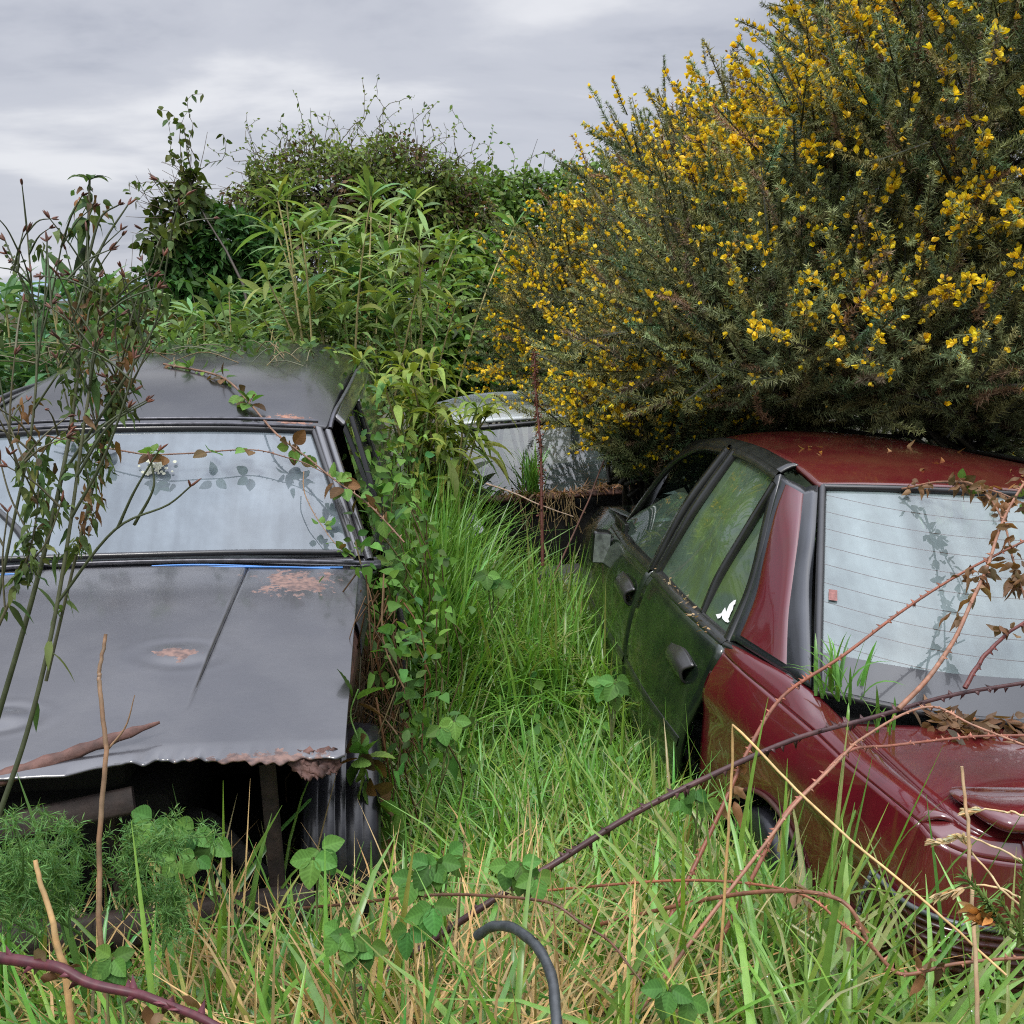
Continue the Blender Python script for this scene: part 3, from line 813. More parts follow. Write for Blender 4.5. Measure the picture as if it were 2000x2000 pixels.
M_red = paint("dark_red_paint", (0.095, 0.006, 0.011), 0.13, coat=1.0, coat_rough=0.03, dirt=(0.065, 0.022, 0.014), dirt_amt=0.55, bump=0.035)
M_redroof = paint("weathered_red_roof", (0.085, 0.008, 0.010), 0.22, coat=0.7, coat_rough=0.06, dirt=(0.10, 0.03, 0.015), dirt_amt=0.9, bump=0.04)
M_redlow = paint("grimy_red_plastic", (0.06, 0.012, 0.012), 0.5, coat=0.1, dirt=(0.05, 0.028, 0.018), dirt_amt=0.9, bump=0.1)
M_door = paint("black_green_paint", (0.007, 0.012, 0.008), 0.2, coat=0.7, coat_rough=0.06, dirt=(0.03, 0.05, 0.015), dirt_amt=0.7, bump=0.03)
M_frame = simple("black_frame", (0.012, 0.013, 0.012), 0.28, coat=0.5, noise=0.5, nscale=12)
M_gloss = simple("gloss_black_band", (0.02, 0.022, 0.026), 0.22, coat=0.6, noise=0.3, nscale=8)
M_rearglass = glass("rear_window_glass", (0.215, 0.27, 0.275), 0.45, 0.86, nscale=2.0, stripes=0.044, ior=1.5)
M_mossglass = glass("mossy_side_glass", (0.085, 0.13, 0.09), 0.55, 0.95, nscale=3.4, ior=1.5, moss=(0.10, 0.155, 0.055), tint=(0.4, 0.55, 0.42))
M_sideglass2 = glass("green_side_glass", (0.08, 0.12, 0.095), 0.35, 0.7, nscale=3.4, ior=1.5, tint=(0.4, 0.55, 0.45))
M_lamp = simple("dark_red_lens", (0.035, 0.004, 0.006), 0.22, coat=0.6, noise=0.4, nscale=18)


def both(fn):
    for sx in (1, -1):
        fn(np.array([sx, 1, 1.0]), sx)


def P_(lst, f=1):
    return [np.array(q, float) * f for q in lst]


# roof
g = Geo()
half_roof = [[(-0.492, 1.330, 1.372), (-0.3, 1.285, 1.392), (0, 1.262, 1.402)],
             [(-0.506, 1.551, 1.408), (-0.3, 1.54, 1.428), (0, 1.53, 1.436)],
             [(-0.494, 1.937, 1.398), (-0.3, 1.93, 1.424), (0, 1.93, 1.434)],
             [(-0.485, 2.45, 1.345), (-0.3, 2.46, 1.385), (0, 2.48, 1.40)],
             [(-0.50, 2.80, 1.25), (-0.3, 2.86, 1.295), (0, 2.90, 1.31)]]
rows = [P_(r) + [np.array(q) * np.array([-1, 1, 1]) for q in r[1::-1]] for r in half_roof]
grid_add(g, loft(rows, 41, 40))
solid(g.build("roof", M_redroof, red, world=False), 0.02)

# rear window (bulging backwards) and the rubber round it
wl = [(-0.478, 1.339, 1.362), (-0.576, 1.032, 1.112), (-0.655, 0.78, 0.905)]
wm = [(-0.28, 1.275, 1.380), (-0.33, 0.935, 1.118), (-0.36, 0.665, 0.893)]
w0 = [(0, 1.245, 1.388), (0, 0.90, 1.120), (0, 0.63, 0.890)]
rows = [[np.array(a), np.array(b), np.array(c_), np.array(b) * [-1, 1, 1], np.array(a) * [-1, 1, 1]] for a, b, c_ in zip(wl, wm, w0)]
g = Geo(); RW = loft(rows, 48, 40); grid_add(g, RW)
rw = tag(g.build("rear_window", M_rearglass, red, world=False), "pale misted rear window with fine heater lines")
g = Geo()
for pth, r_ in ((RW[-1], .013), (RW[0], .012), (RW[:, 0], .013), (RW[:, -1], .013)):
    tube(g, pth + np.array([0, -.004, .004]), r_, (1, 1, 1), 6)
g.build("window_seal", M_black, red, world=False)
# dark painted border along the foot of the glass
g = Geo(); grid_add(g, RW[32:] + np.array([0, -0.004, 0.005])); g.build("glass_border", M_gloss, red, world=False)
g = Geo(); ii = (11, 4)
pt = RW[20, 1:3] + np.array([0, -0.006, .006]); pb = RW[22, 1:3] + np.array([0, -.006, .006]); grid_add(g, np.stack([pt, pb]))
tag(g.build("sticker", simple("faded_red_sticker", (0.20, 0.085, 0.075), .7, noise=.4, nscale=90), rw, world=False), "small faded red sticker")


def side(f, sx):
    # C pillar: black leading band, red panel, gloss band to the rear window
    frame = P_([(-0.552, 1.512, 1.374), (-0.60, 1.42, 1.25), (-0.665, 1.33, 1.05), (-0.745, 1.25, 0.872)], f)
    pl = P_([(-0.552, 1.434, 1.366), (-0.592, 1.398, 1.272), (-0.636, 1.332, 1.134), (-0.677, 1.258, 1.02), (-0.741, 1.201, 0.893)], f)
    prr = P_([(-0.516, 1.367, 1.352), (-0.571, 1.216, 1.223), (-0.61, 1.12, 1.125), (-0.645, 1.031, 1.029), (-0.681, 0.897, 0.901)], f)
    bd = P_([(-0.490, 1.338, 1.366), (-0.545, 1.18, 1.23), (-0.575, 1.091, 1.133), (-0.61, .98, 1.045), (-0.661, 0.80, 0.908)], f)
    n = 26
    A, B, Cc, D_ = spline(frame, n), spline(pl, n), spline(prr, n), spline(bd, n)
    o_ = nrm(np.cross(Cc - B, np.gradient(B, axis=0))); o_ *= np.sign(o_[:, :1]) * np.sign(A[:1, :1])
    g = Geo()
    grid_add(g, np.stack([A, A * .5 + B * .5 + o_ * .004, B, B * .7 + Cc * .3 + o_ * .004, B * .3 + Cc * .7 + o_ * .004, Cc, Cc * .5 + D_ * .5 + o_ * .006, D_]))
    solid(g.build("rear_pillar", M_gloss, red, world=False), 0.012, 0)
    mid_ = B * .5 + Cc * .5
    g = Geo()
    k = slice(1, n - 1)
    pan = np.stack([B * .97 + Cc * .03 + o_ * .004, B * .93 + Cc * .07 + o_ * .012, mid_ + o_ * .019, B * .09 + Cc * .91 + o_ * .013, B * .05 + Cc * .95 + o_ * .004])[:, k]
    grid_add(g, loft([list(r) for r in pan], 40, 20, lin_u=True))
    tag(g.build("pillar_panel", M_red, red, world=False), "dark red panel on the rear pillar")
    # black drip channel between roof and door frames
    g = Geo()
    outer = spline(P_([(-0.715, 2.99, .83), (-0.600, 2.785, 1.15), (-0.560, 2.487, 1.305), (-0.560, 1.997, 1.380), (-0.560, 1.514, 1.368)], f), 40)
    inner = spline(P_([(-0.62, 3.08, .85), (-0.515, 2.84, 1.24), (-0.487, 2.47, 1.348), (-0.492, 1.937, 1.402), (-0.500, 1.50, 1.408)], f), 40)
    mm = (outer + inner) / 2 + np.array([sx * .012, 0, .014])
    lip = outer + np.array([sx * .004, 0, -.02])
    grid_add(g, loft([list(lip), list(outer), list(mm), list(inner)], 40, 14, lin_u=True))
    solid(g.build("roof_rail", M_frame, red, world=False), 0.012)
    # doors
    for nm, y0, y1, gl in (("rear", 1.25, 2.045, M_mossglass), ("front", 2.07, 3.02, M_sideglass2)):
        g = Geo()
        if nm == "rear":
            rear_edge = [(-0.748, 1.248, .862), (-0.772, 1.222, .845), (-0.809, 1.239, .705), (-0.847, 1.278, .54), (-.845, 1.31, .32)]
            front_edge = [(-0.790, y1, .862), (-.812, y1, .84), (-0.851, y1, .703), (-0.866, y1, .54), (-.85, y1, .30)]
        else:
            rear_edge = [(-0.790, y0, .862), (-.812, y0, .84), (-0.851, y0, .703), (-0.866, y0, .54), (-.85, y0, .30)]
            front_edge = [(-0.755, y1, .822), (-.78, y1, .80), (-0.83, y1, .68), (-0.85, y1, .52), (-.84, y1, .28)]
        a_ = spline(P_(rear_edge, f), 30); b_ = spline(P_(front_edge, f), 30)
        m_ = (a_ + b_) / 2 + np.array([-.012 * f[0] * -1 * -1, 0, 0])
        grid_add(g, loft([[p, q, r] for p, q, r in zip(a_, m_, b_)], 20, 30, lin_v=True))
        door = tag(solid(g.build("door", M_door, red, world=False), 0.02, 0), "black green %s door with hazy glass" % nm)
        # waist moulding
        g = Geo()
        grid_add(g, bar([a_[0] + [0, 0.005, .004], m_[0] + [0, 0, .004], b_[0] + [0, -.005, .004]], 0.05, 0.03, up=(-sx * .6, 0, .8)))
        g.build("waist_trim", M_frame, door, world=False)
        g = Geo()
        k = 21
        grid_add(g, bar([a_[k] + [-sx * .006, .01, 0], m_[k] + [-sx * .006, 0, 0], b_[k] + [-sx * .006, -.01, 0]], 0.035, 0.02, up=(-sx, 0, .2)))
        g.build("rub_strip", M_frame, door, world=False)
        # pull handle: recessed cup with a flap
        hy, hz = (1.445, .715) if nm == "rear" else (2.215, .735)
        hx = -0.815 if nm == "rear" else -0.845
        HS = 1.35
        hq = np.array([hx, hy, hz])
        g = Geo()
        G = loft([P_([(hx - .004, hy + .10, hz + .035), (hx - .004, hy, hz + .042), (hx - .004, hy - .075, hz + .03)], f), P_([(hx - .028, hy + .09, hz + .01), (hx - .032, hy, hz + .014), (hx - .028, hy - .06, hz + .01)], f),
                  P_([(hx - .026, hy + .09, hz - .012), (hx - .03, hy, hz - .010), (hx - .026, hy - .06, hz - .012)], f), P_([(hx - .006, hy + .085, hz - .03), (hx - .008, hy, hz - .034), (hx - .006, hy - .05, hz - .03)], f)], 12, 14)
        grid_add(g, (G - hq * f) * HS + hq * f)
        solid(g.build("handle", simple("handle_plastic_" + nm + ("l" if sx < 0 else "r"), (.022, .021, .02), .3, coat=.4), door, world=False), .008, 0)
        # glass
        g = Geo()
        if nm == "rear":
            bot = P_([(-0.742, 1.285, .880), (-0.765, 1.65, .885), (-0.782, 2.00, .880)], f)
            top = P_([(-0.562, 1.49, 1.350), (-0.556, 1.72, 1.362), (-0.556, 1.96, 1.358)], f)
            mdl = P_([(-0.655, 1.36, 1.07), (-0.67, 1.68, 1.13), (-0.675, 1.98, 1.13)], f)
            grid_add(g, loft([bot, mdl, top], 24, 24))
        else:
            # dropped glass, tilted in its opening
            bot = P_([(-0.775, 2.13, .872), (-0.772, 2.5, .862), (-0.752, 2.93, .835)], f)
            mdl = P_([(-0.70, 2.13, 1.03), (-0.695, 2.45, 1.02), (-0.73, 2.86, .89)], f)
            top = P_([(-0.645, 2.13, 1.15), (-0.645, 2.36, 1.13), (-0.71, 2.74, .96)], f)
            grid_add(g, loft([bot, mdl, top], 20, 20))
        gw = g.build("door_glass", gl, door, world=False)
        g = Geo()
        if nm == "rear":
            up = (-sx * .8, 0, .5)
            grid_add(g, bar(P_([(-0.578, 1.478, 1.345), (-0.655, 1.512, 1.15), (-0.72, 1.518, 1.0), (-0.758, 1.507, .885)], f), .026, .022, up=up))   # quarter light divider
            grid_add(g, bar(P_([(-0.563, 1.97, 1.370), (-0.69, 1.995, 1.13), (-0.792, 2.03, .87)], f), .05, .022, up=up))
            grid_add(g, bar(P_([(-0.562, 1.50, 1.362), (-0.612, 1.41, 1.22), (-0.672, 1.32, 1.03), (-0.748, 1.262, .872)], f), .045, .022, up=up))
            grid_add(g, bar(P_([(-0.562, 1.50, 1.362), (-0.560, 1.75, 1.372), (-0.562, 1.98, 1.367)], f), .035, .022, up=up))
        else:
            up = (-sx * .8, 0, .5)
            grid_add(g, bar(P_([(-0.565, 2.045, 1.368), (-0.695, 2.08, 1.13), (-0.797, 2.095, .87)], f), .045, .022, up=up))
            grid_add(g, bar(P_([(-0.566, 2.03, 1.366), (-0.568, 2.46, 1.30), (-0.606, 2.76, 1.15), (-0.72, 2.96, .84)], f), .04, .022, up=up))
        g.build("window_frame", M_frame, door, world=False)
        if nm == "rear" and sx > 0:
            # white wolf sticker low in the quarter light
            sil = np.array([(958, 1468), (972, 1500), (990, 1494), (1003, 1474), (1008, 1500), (1028, 1522), (1048, 1530), (1061, 1523), (1051, 1503), (1059, 1490), (1071, 1457), (1086, 1432), (1091, 1402), (1105, 1386), (1111, 1357), (1092, 1364), (1074, 1379), (1060, 1394), (1048, 1420), (1037, 1450), (1029, 1414), (1015, 1434), (1000, 1460), (980, 1464)], float) / 3.864 + np.array([1150, 820])
            import mathutils
            tri = mathutils.geometry.tessellate_polygon([[mathutils.Vector((a, b, 0)) for a, b in sil]])
            q0, q1, q2 = np.array([-.742, 1.285, .880]), np.array([-.765, 1.65, .885]), np.array([-.655, 1.36, 1.07])
            nn = nrm(np.cross(q1 - q0, q2 - q0)); nn = nn * (-1 if nn[0] > 0 else 1); q0 = q0 + nn * .007
            eye = (np.array([0, 0, H]) - np.array(RED_LOC)) @ RED_M; vv = []
            for a, b in sil:
                dd = (W(a, b, 1.0) - np.array([0, 0, H])) @ RED_M; vv.append(eye + dd * (((q0 - eye) @ nn) / (dd @ nn)))
            vv = np.array(vv)
            g = Geo(); g.add(vv, [list(t) for t in tri], (1, 1, 1))
            tag(g.build("sticker", simple("white_vinyl", (.75, .75, .73), .5), gw, world=False, smooth=False), "white howling wolf sticker")

    # rear quarter: side skin with wheel arch, shoulder, deck strip
    ys = np.concatenate([np.linspace(1.235, 1.06, 12), np.linspace(1.05, 0.40, 48), np.linspace(.39, .16, 14)])
    def xat(y, tab):
        return np.interp(y, [t[0] for t in tab][::-1], [t[1] for t in tab][::-1])
    sh_x = xat(ys, [(1.24, -.768), (1.1, -.766), (.83, -.722), (.63, -.700), (.47, -.692), (.1, -.665)])
    sh_z = xat(ys, [(1.24, .848), (1.1, .852), (.83, .845), (.63, .848), (.47, .850), (.1, .872)])
    lo_x = xat(ys, [(1.24, -.815), (1.05, -.795), (.8, -.765), (.57, -.740), (.2, -.695)])
    lo_z = xat(ys, [(1.24, .70), (1.05, .71), (.57, .705), (.2, .709)])
    cy_, ra = 0.735, 0.315
    arch = np.where(np.abs(ys - cy_) < ra, .275 + np.sqrt(np.maximum(ra ** 2 - (ys - cy_) ** 2, 0)) * 1.03, .275)
    bz = np.where(ys > cy_ + ra, .25, arch)
    bx = np.where(np.abs(ys - cy_) < ra, lo_x + .005, lo_x + .03)
    rows = []
    for t in np.linspace(0, 1, 14):
        x = sh_x + (lo_x - sh_x) * np.sin(t * np.pi / 2) ** 1.0; z = sh_z + (lo_z - sh_z) * t
        rows.append(np.stack([x * -sx, ys, z], -1))
    for t in np.linspace(0, 1, 14)[1:]:
        inset = 0.010 * np.clip(t / .12, 0, 1)
        x = lo_x + inset + (bx - lo_x) * t ** 2; z = lo_z + (bz - lo_z) * t
        rows.append(np.stack([x * -sx, ys, z], -1))
    g = Geo(); grid_add(g, np.stack(rows)); rwing = solid(g.build("rear_wing", M_red, red, world=False), 0.01, 0); g = Geo()
    # deck between belt / glass / boot gap and the shoulder crease, with its rolled edge
    sh = spline(P_([(-.768, 1.235, .848), (-.766, 1.103, .852), (-.722, .832, .845), (-.700, .635, .848), (-.692, .476, .850), (-.668, .16, .868)], f), 50)
    ins = spline(P_([(-.748, 1.235, .868), (-.728, 1.10, .885), (-.668, .83, .900), (-.622, .653, .868), (-.620, .483, .868), (-.614, .13, .886)], f), 50)
    mid1 = sh * .7 + ins * .3 + np.array([0, 0, .011])
    mid2 = sh * .3 + ins * .7 + np.array([0, 0, .012])
    grid_add(g, loft([list(sh + np.array([sx * .0, 0, 0])), list(mid1), list(mid2), list(ins), list(ins + np.array([-sx * .004, 0, -.03]))], 50, 18, lin_u=True))
    solid(g.build("shoulder", M_red, rwing, world=False), 0.01, 0)
    # wheel arch lip
    th = np.linspace(0.05, np.pi - .05, 30); g = Geo()
    ay_ = cy_ + ra * np.cos(th); tube(g, np.stack([(np.interp(-ay_, -ys, lo_x) + .004) * -sx, ay_, .275 + ra * 1.03 * np.sin(th)], -1), .008, (1, 1, 1), 6)
    g.build("arch_lip", M_redlow, red, world=False)
    # black waist trim along the foot of the pillar panel
    g = Geo()
    q = spline(P_([(-.757, 1.245, .866), (-.745, 1.18, .874), (-.712, 1.02, .884), (-.684, .89, .896), (-.664, .80, .898)], f), 24)
    grid_add(g, bar([tuple(p) for p in q[::4]], .03, .022, up=(-sx * .5, 0, .85)))
    g.build("pillar_foot_trim", M_frame, red, world=False)
    # sill
    g = Geo(); grid_add(g, loft([P_([(-.84, 1.05, .28), (-.85, 2, .30), (-.84, 3.1, .28)], f), P_([(-.80, 1.05, .15), (-.81, 2, .16), (-.80, 3.1, .15)], f)], 16, 6))
    solid(g.build("sill", M_redlow, red, world=False), .02)
    # tail corner: rear face wrapping from the wing to the boot
    g = Geo()
    top_ = P_([(-.668, .165, .868), (-.662, .11, .862), (-.62, .075, .852), (-.555, .055, .848), (-.50, .045, .846)], f)
    md = P_([(-.690, .19, .76), (-.68, .10, .762), (-.63, .058, .76), (-.56, .040, .757), (-.50, .03, .755)], f)
    bt = P_([(-.70, .21, .70), (-.69, .10, .70), (-.64, .050, .70), (-.57, .030, .70), (-.50, .022, .70)], f)
    grid_add(g, loft([top_, md, bt], 24, 16))
    grid_add(g, loft([P_([(-.614, .14, .886), (-.60, .10, .884), (-.565, .085, .882), (-.53, .08, .882), (-.50, .075, .882)], f), top_], 24, 6))
    solid(g.build("tail_corner", M_red, red, world=False), .008, 0)
    # tail lamp with pale rim
    a1 = P_([(-.715, .24, .705), (-.700, .10, .715), (-.635, .035, .718), (-.52, .005, .718), (-.36, -.01, .715)], f)
    a2 = P_([(-.725, .25, .62), (-.715, .10, .62), (-.648, .025, .62), (-.53, -.008, .62), (-.36, -.02, .62)], f)
    a3 = P_([(-.715, .25, .535), (-.705, .105, .53), (-.64, .035, .53), (-.52, .002, .53), (-.36, -.01, .53)], f)
    G = loft([a1, a2, a3], 70, 50)
    rib = np.sin(np.arange(50) * 1.6)[:, None, None] * .0022
    G = G + rib * np.array([-sx * 1.0, -1, 0]); g = Geo(); grid_add(g, G)
    lamp = tag(g.build("tail_lamp", M_lamp, red, world=False), "grimy ribbed dark red tail lamp")
    g = Geo()
    loop = np.concatenate([G[0], G[1:, -1], G[-1][::-1][1:], G[::-1, 0][1:]])
    tube(g, loop, .006, (1, 1, 1), 6); g.build("lamp_rim", simple("pale_rim_" + ("l" if sx < 0 else "r"), (.08, .09, .095), .35, noise=.4), lamp, world=False)
    # bumper corner
    g = Geo()
    grid_add(g, loft([P_([(-.735, .42, .53), (-.73, .12, .525), (-.665, .02, .52), (-.4, -.04, .52), (0, -.055, .52)], f), P_([(-.755, .42, .42), (-.755, .08, .42), (-.68, -.03, .42), (-.4, -.09, .42), (0, -.105, .42)], f),
                      P_([(-.735, .42, .20), (-.73, .10, .20), (-.66, .0, .20), (-.4, -.05, .20), (0, -.06, .20)], f)], 40, 24))
    bo = solid(g.build("bumper", M_redlow, red, world=False), .01, 0)
    # mirror
    g = Geo()
    box(g, (sx * .86 - .045, 2.79, .69), (sx * .86 + .045, 2.86, .845), bev=.02)
    tube(g, np.array([(sx * .78, 2.84, .80), (sx * .86, 2.83, .78)]), .02, (1, 1, 1), 8)
    mo = g.build("mirror", M_frame, red, world=False)
    g = Geo(); grid_add(g, np.array([[(sx * .86 - .037, 2.787, .70), (sx * .86 + .037, 2.787, .70)], [(sx * .86 - .037, 2.787, .835), (sx * .86 + .037, 2.787, .835)]]))
    g.build("mirror_glass", simple("mirror_face_" + ("l" if sx < 0 else "r"), (.25, .28, .26), .25, metal=.5, noise=.5, nscale=30), mo, world=False)
    g = Geo(); box(g, (sx * .765 - .012, 2.74, .845), (sx * .765 + .012, 2.95, .90), bev=.008); g.build("mirror_base", M_frame, red, world=False)
    wheel(red, -.69 * -sx, .735, .29, .18, .265, sx)
    wheel(red, -.69 * -sx, 3.35, .29, .18, .265, sx)
    # front wing so that the car goes on past the doors
    g = Geo()
    grid_add(g, loft([P_([(-.70, 3.03, .83), (-.68, 3.5, .80), (-.62, 4.05, .70)], f), P_([(-.82, 3.03, .66), (-.80, 3.5, .62), (-.70, 4.1, .55)], f), P_([(-.83, 3.03, .3), (-.82, 3.5, .30), (-.70, 4.12, .28)], f)], 16, 16))
    solid(g.build("front_wing", M_door, red, world=False), .01, 0)


both(side)
# boot lid, edge folded down on both sides, and the tail panel below it
g = Geo()
bl = [P_([(-.604, .655, .868), (-.36, .625, .880), (0, .60, .884), (.36, .625, .880), (.604, .655, .868)]),
      P_([(-.606, .45, .872), (-.36, .44, .898), (0, .43, .903), (.36, .44, .898), (.606, .45, .872)]),
      P_([(-.602, .13, .888), (-.36, .10, .902), (0, .09, .906), (.36, .10, .902), (.602, .13, .888)]),
      P_([(-.560, .082, .872), (-.36, .06, .884), (0, .05, .887), (.36, .06, .884), (.560, .082, .872)]),
      P_([(-.50, .036, .75), (-.36, .02, .75), (0, .01, .75), (.36, .02, .75), (.50, .036, .75)])]
BG = loft(bl, 50, 44)
grid_add(g, BG)
grid_add(g, np.stack([BG[:, 0], BG[:, 0] + np.array([.006, 0, -.03])])); grid_add(g, np.stack([BG[:, -1], BG[:, -1] + np.array([-.006, 0, -.03])]))
boot = solid(g.build("boot_lid", M_red, red, world=False), .008, 0)
g = Geo()
grid_add(g, loft([P_([(-.50, .03, .745), (0, .005, .745), (.50, .03, .745)]), P_([(-.36, -.005, .62), (0, -.015, .62), (.36, -.005, .62)]), P_([(-.36, -.01, .52), (0, -.02, .52), (.36, -.01, .52)])], 24, 12))
g.build("tail_panel", M_red, red, world=False)
# spoiler with rounded ends standing on two feet
xs = np.concatenate([-.592 + .05 * (1 - np.cos(np.linspace(0, np.pi / 2, 10))), np.linspace(-.52, .52, 30), .592 - .05 * (1 - np.cos(np.linspace(np.pi / 2, 0, 10)))])
sc = np.concatenate([np.sin(np.linspace(0.12, np.pi / 2, 10)), np.ones(30), np.sin(np.linspace(np.pi / 2, .12, 10))])
rows = []
for (py, pz) in [(.255, .905), (.23, .917), (.16, .935), (.09, .945), (.045, .944), (.028, .930), (.04, .916), (.09, .912), (.17, .906), (.24, .900), (.255, .905)]:
    yc, zc2 = .15, .922
    rows.append(np.stack([xs, yc + (py - yc) * sc + .03 * (1 - np.abs(xs) / .6) * -1, zc2 + (pz - zc2) * sc + .012 * (1 - (xs / .6) ** 2)], -1))
g = Geo(); grid_add(g, np.stack(rows)); box(g, (-.42, .10, .88), (-.34, .2, .915)); box(g, (.34, .10, .88), (.42, .2, .915))
g.build("spoiler", M_red, boot, world=False)
g = Geo(); grid_add(g, BG[26:37, 4:-4] + np.array([0, -.002, .0035])); g.build("spoiler_gap_shade", M_black, boot, world=False)  # black sheet laid on the lid, painted shade of the gap under the spoiler
# inside and bonnet
g = Geo(); box(g, (-.70, .15, .2), (.70, 3.0, .30)); box(g, (-.62, .66, .70), (.62, 1.2, .84)); box(g, (-.60, .3, .3), (.60, .65, .78))
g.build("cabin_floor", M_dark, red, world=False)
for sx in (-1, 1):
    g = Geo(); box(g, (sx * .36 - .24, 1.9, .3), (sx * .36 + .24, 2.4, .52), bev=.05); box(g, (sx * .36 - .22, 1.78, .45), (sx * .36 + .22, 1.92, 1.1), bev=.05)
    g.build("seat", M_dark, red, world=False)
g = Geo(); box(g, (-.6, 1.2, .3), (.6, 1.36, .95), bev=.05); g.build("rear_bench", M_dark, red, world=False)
g = Geo(); grid_add(g, loft([P_([(-.62, 3.0, .84), (0, 3.05, .90), (.62, 3.0, .84)]), P_([(-.60, 4.05, .70), (0, 4.12, .74), (.60, 4.05, .70)])], 20, 14)); solid(g.build("bonnet", M_door, red, world=False), .01)
g = Geo(); grid_add(g, loft([P_([(-.50, 2.82, 1.24), (0, 2.92, 1.30), (.50, 2.82, 1.24)]), P_([(-.60, 3.03, .86), (0, 3.18, .89), (.60, 3.03, .86)])], 20, 14)); g.build("windscreen", M_sideglass2, red, world=False)

# ------------------------------------------------------------------ pale wreck far down the lane, boot lid gone
SL = W(1098, 930, 6.5); SIL_LOC = (float(SL[0]), float(SL[1]), -0.33); SIL_YAW = R(11)
sil = thing("hatchback_car", "pale silver wreck with its boot lid missing, half buried in grass under the gorse", "car", SIL_LOC, (0, R(-1.5), SIL_YAW))
M_sil = paint("silver_paint", (0.50, 0.54, 0.56), 0.3, coat=0.4, coat_rough=.1, dirt=(.12, .13, .09), dirt_amt=.8, bump=.05)
M_silglass = glass("wreck_rear_glass", (0.075, 0.10, 0.095), .12, .5, nscale=5, stripes=.04)
g = Geo()
grid_add(g, loft([P_([(-.60, .30, 1.355), (-.45, .26, 1.375), (0, .25, 1.385), (.45, .26, 1.375), (.60, .30, 1.355)]), P_([(-.62, .8, 1.385), (-.45, .8, 1.412), (0, .8, 1.42), (.45, .8, 1.412), (.62, .8, 1.385)]), P_([(-.58, 1.8, 1.33), (0, 1.8, 1.40), (.58, 1.8, 1.33)] if 0 else [(-.58, 1.8, 1.33), (-.3, 1.8, 1.385), (0, 1.8, 1.40), (.3, 1.8, 1.385), (.58, 1.8, 1.33)])], 30, 24))
solid(g.build("roof", M_sil, sil, world=False), .02)
rows = [P_([(-.555, .27, 1.32), (-.3, .235, 1.335), (0, .225, 1.345), (.3, .235, 1.335), (.555, .27, 1.32)]), P_([(-.62, -.06, .93), (-.3, -.11, .935), (0, -.12, .94), (.3, -.11, .935), (.62, -.06, .93)])]
g = Geo(); SG = loft(rows, 30, 20); grid_add(g, SG); g.build("rear_window", M_silglass, sil, world=False)
g = Geo()
for pth in (SG[0], SG[:, 0], SG[:, -1]): tube(g, pth + np.array([0, -.004, .004]), .018, (1, 1, 1), 6)
g.build("window_seal", M_black, sil, world=False)
for sx in (-1, 1):
    f = np.array([-sx, 1, 1.0])
    g = Geo()
    grid_add(g, loft([P_([(-.56, .275, 1.30), (-.60, .12, 1.10), (-.635, -.06, .93)], f), P_([(-.62, .33, 1.31), (-.68, .2, 1.10), (-.73, .06, .92)], f), P_([(-.64, .6, 1.31), (-.70, .55, 1.1), (-.76, .45, .9)], f)], 20, 16))
    grid_add(g, loft([P_([(-.635, -.08, .925), (-.60, -.45, .90), (-.58, -.62, .86)], f), P_([(-.76, .1, .90), (-.74, -.45, .86), (-.68, -.64, .80)], f), P_([(-.80, .1, .62), (-.78, -.45, .60), (-.72, -.66, .58)], f), P_([(-.77, .1, .3), (-.76, -.45, .3), (-.70, -.64, .3)], f)], 20, 24))
    grid_add(g, loft([P_([(-.76, .45, .9), (-.78, 1.2, .9), (-.76, 2.6, .85)], f), P_([(-.80, .1, .62), (-.82, 1.2, .62), (-.8, 2.6, .6)], f), P_([(-.77, .1, .3), (-.79, 1.2, .3), (-.77, 2.6, .3)], f)], 20, 16))
    solid(g.build("body_side", M_sil, sil, world=False), .012, 0)
    g = Geo(); grid_add(g, loft([P_([(-.65, .62, 1.30), (-.62, 1.2, 1.32), (-.60, 1.75, 1.28)], f), P_([(-.765, .50, .91), (-.77, 1.2, .91), (-.755, 2.2, .88)], f)], 14, 10)); g.build("side_window", M_sideglass, sil, world=False)
    g = Geo(); grid_add(g, loft([P_([(-.66, -.675, .60), (-.58, -.685, .60), (-.52, -.69, .60)], f), P_([(-.70, -.68, .53), (-.58, -.70, .53), (-.52, -.70, .53)], f)], 10, 8)); g.build("tail_lamp", simple("wreck_lens_" + ("r" if sx > 0 else "l"), (.25, .015, .015), .3), sil, world=False)
g = Geo(); box(g, (-.58, -.55, .28), (.58, -.05, .34)); box(g, (-.60, -.07, .3), (.60, -.04, .90)); box(g, (-.60, .0, .3), (.60, 1.6, .45)); box(g, (-.56, .5, .4), (.56, .65, 1.0))
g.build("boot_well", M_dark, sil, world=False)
g = Geo(); grid_add(g, bar([(-.62, -.08, .925), (0, -.13, .935), (.62, -.08, .925)], .05, .02)); g.build("parcel_edge", M_rust, sil, world=False)
g = Geo(); grid_add(g, loft([P_([(-.44, -.65, .62), (0, -.67, .64), (.44, -.65, .62)]), P_([(-.44, -.68, .45), (0, -.70, .45), (.44, -.68, .45)])], 16, 8)); grid_add(g, bar([(-.74, -.66, .50), (-.4, -.72, .50), (.4, -.72, .50), (.74, -.66, .50)], .13, .06, up=(0, -1, .3))); g.build("bumper", simple("grey_bumper", (.12, .12, .115), .5, noise=.4), sil, world=False)
g = Geo()
br = spline([(-.615, -.10, 1.13), (-.622, -.13, 1.04), (-.625, -.16, .98), (-.60, -.2, .92), (-.60, -.26, .86)], 16); grid_add(g, np.stack([br + np.array([a, b, 0]) for a, b in ((-.04, 0), (-.03, -.006), (.03, -.006), (.04, 0))]))
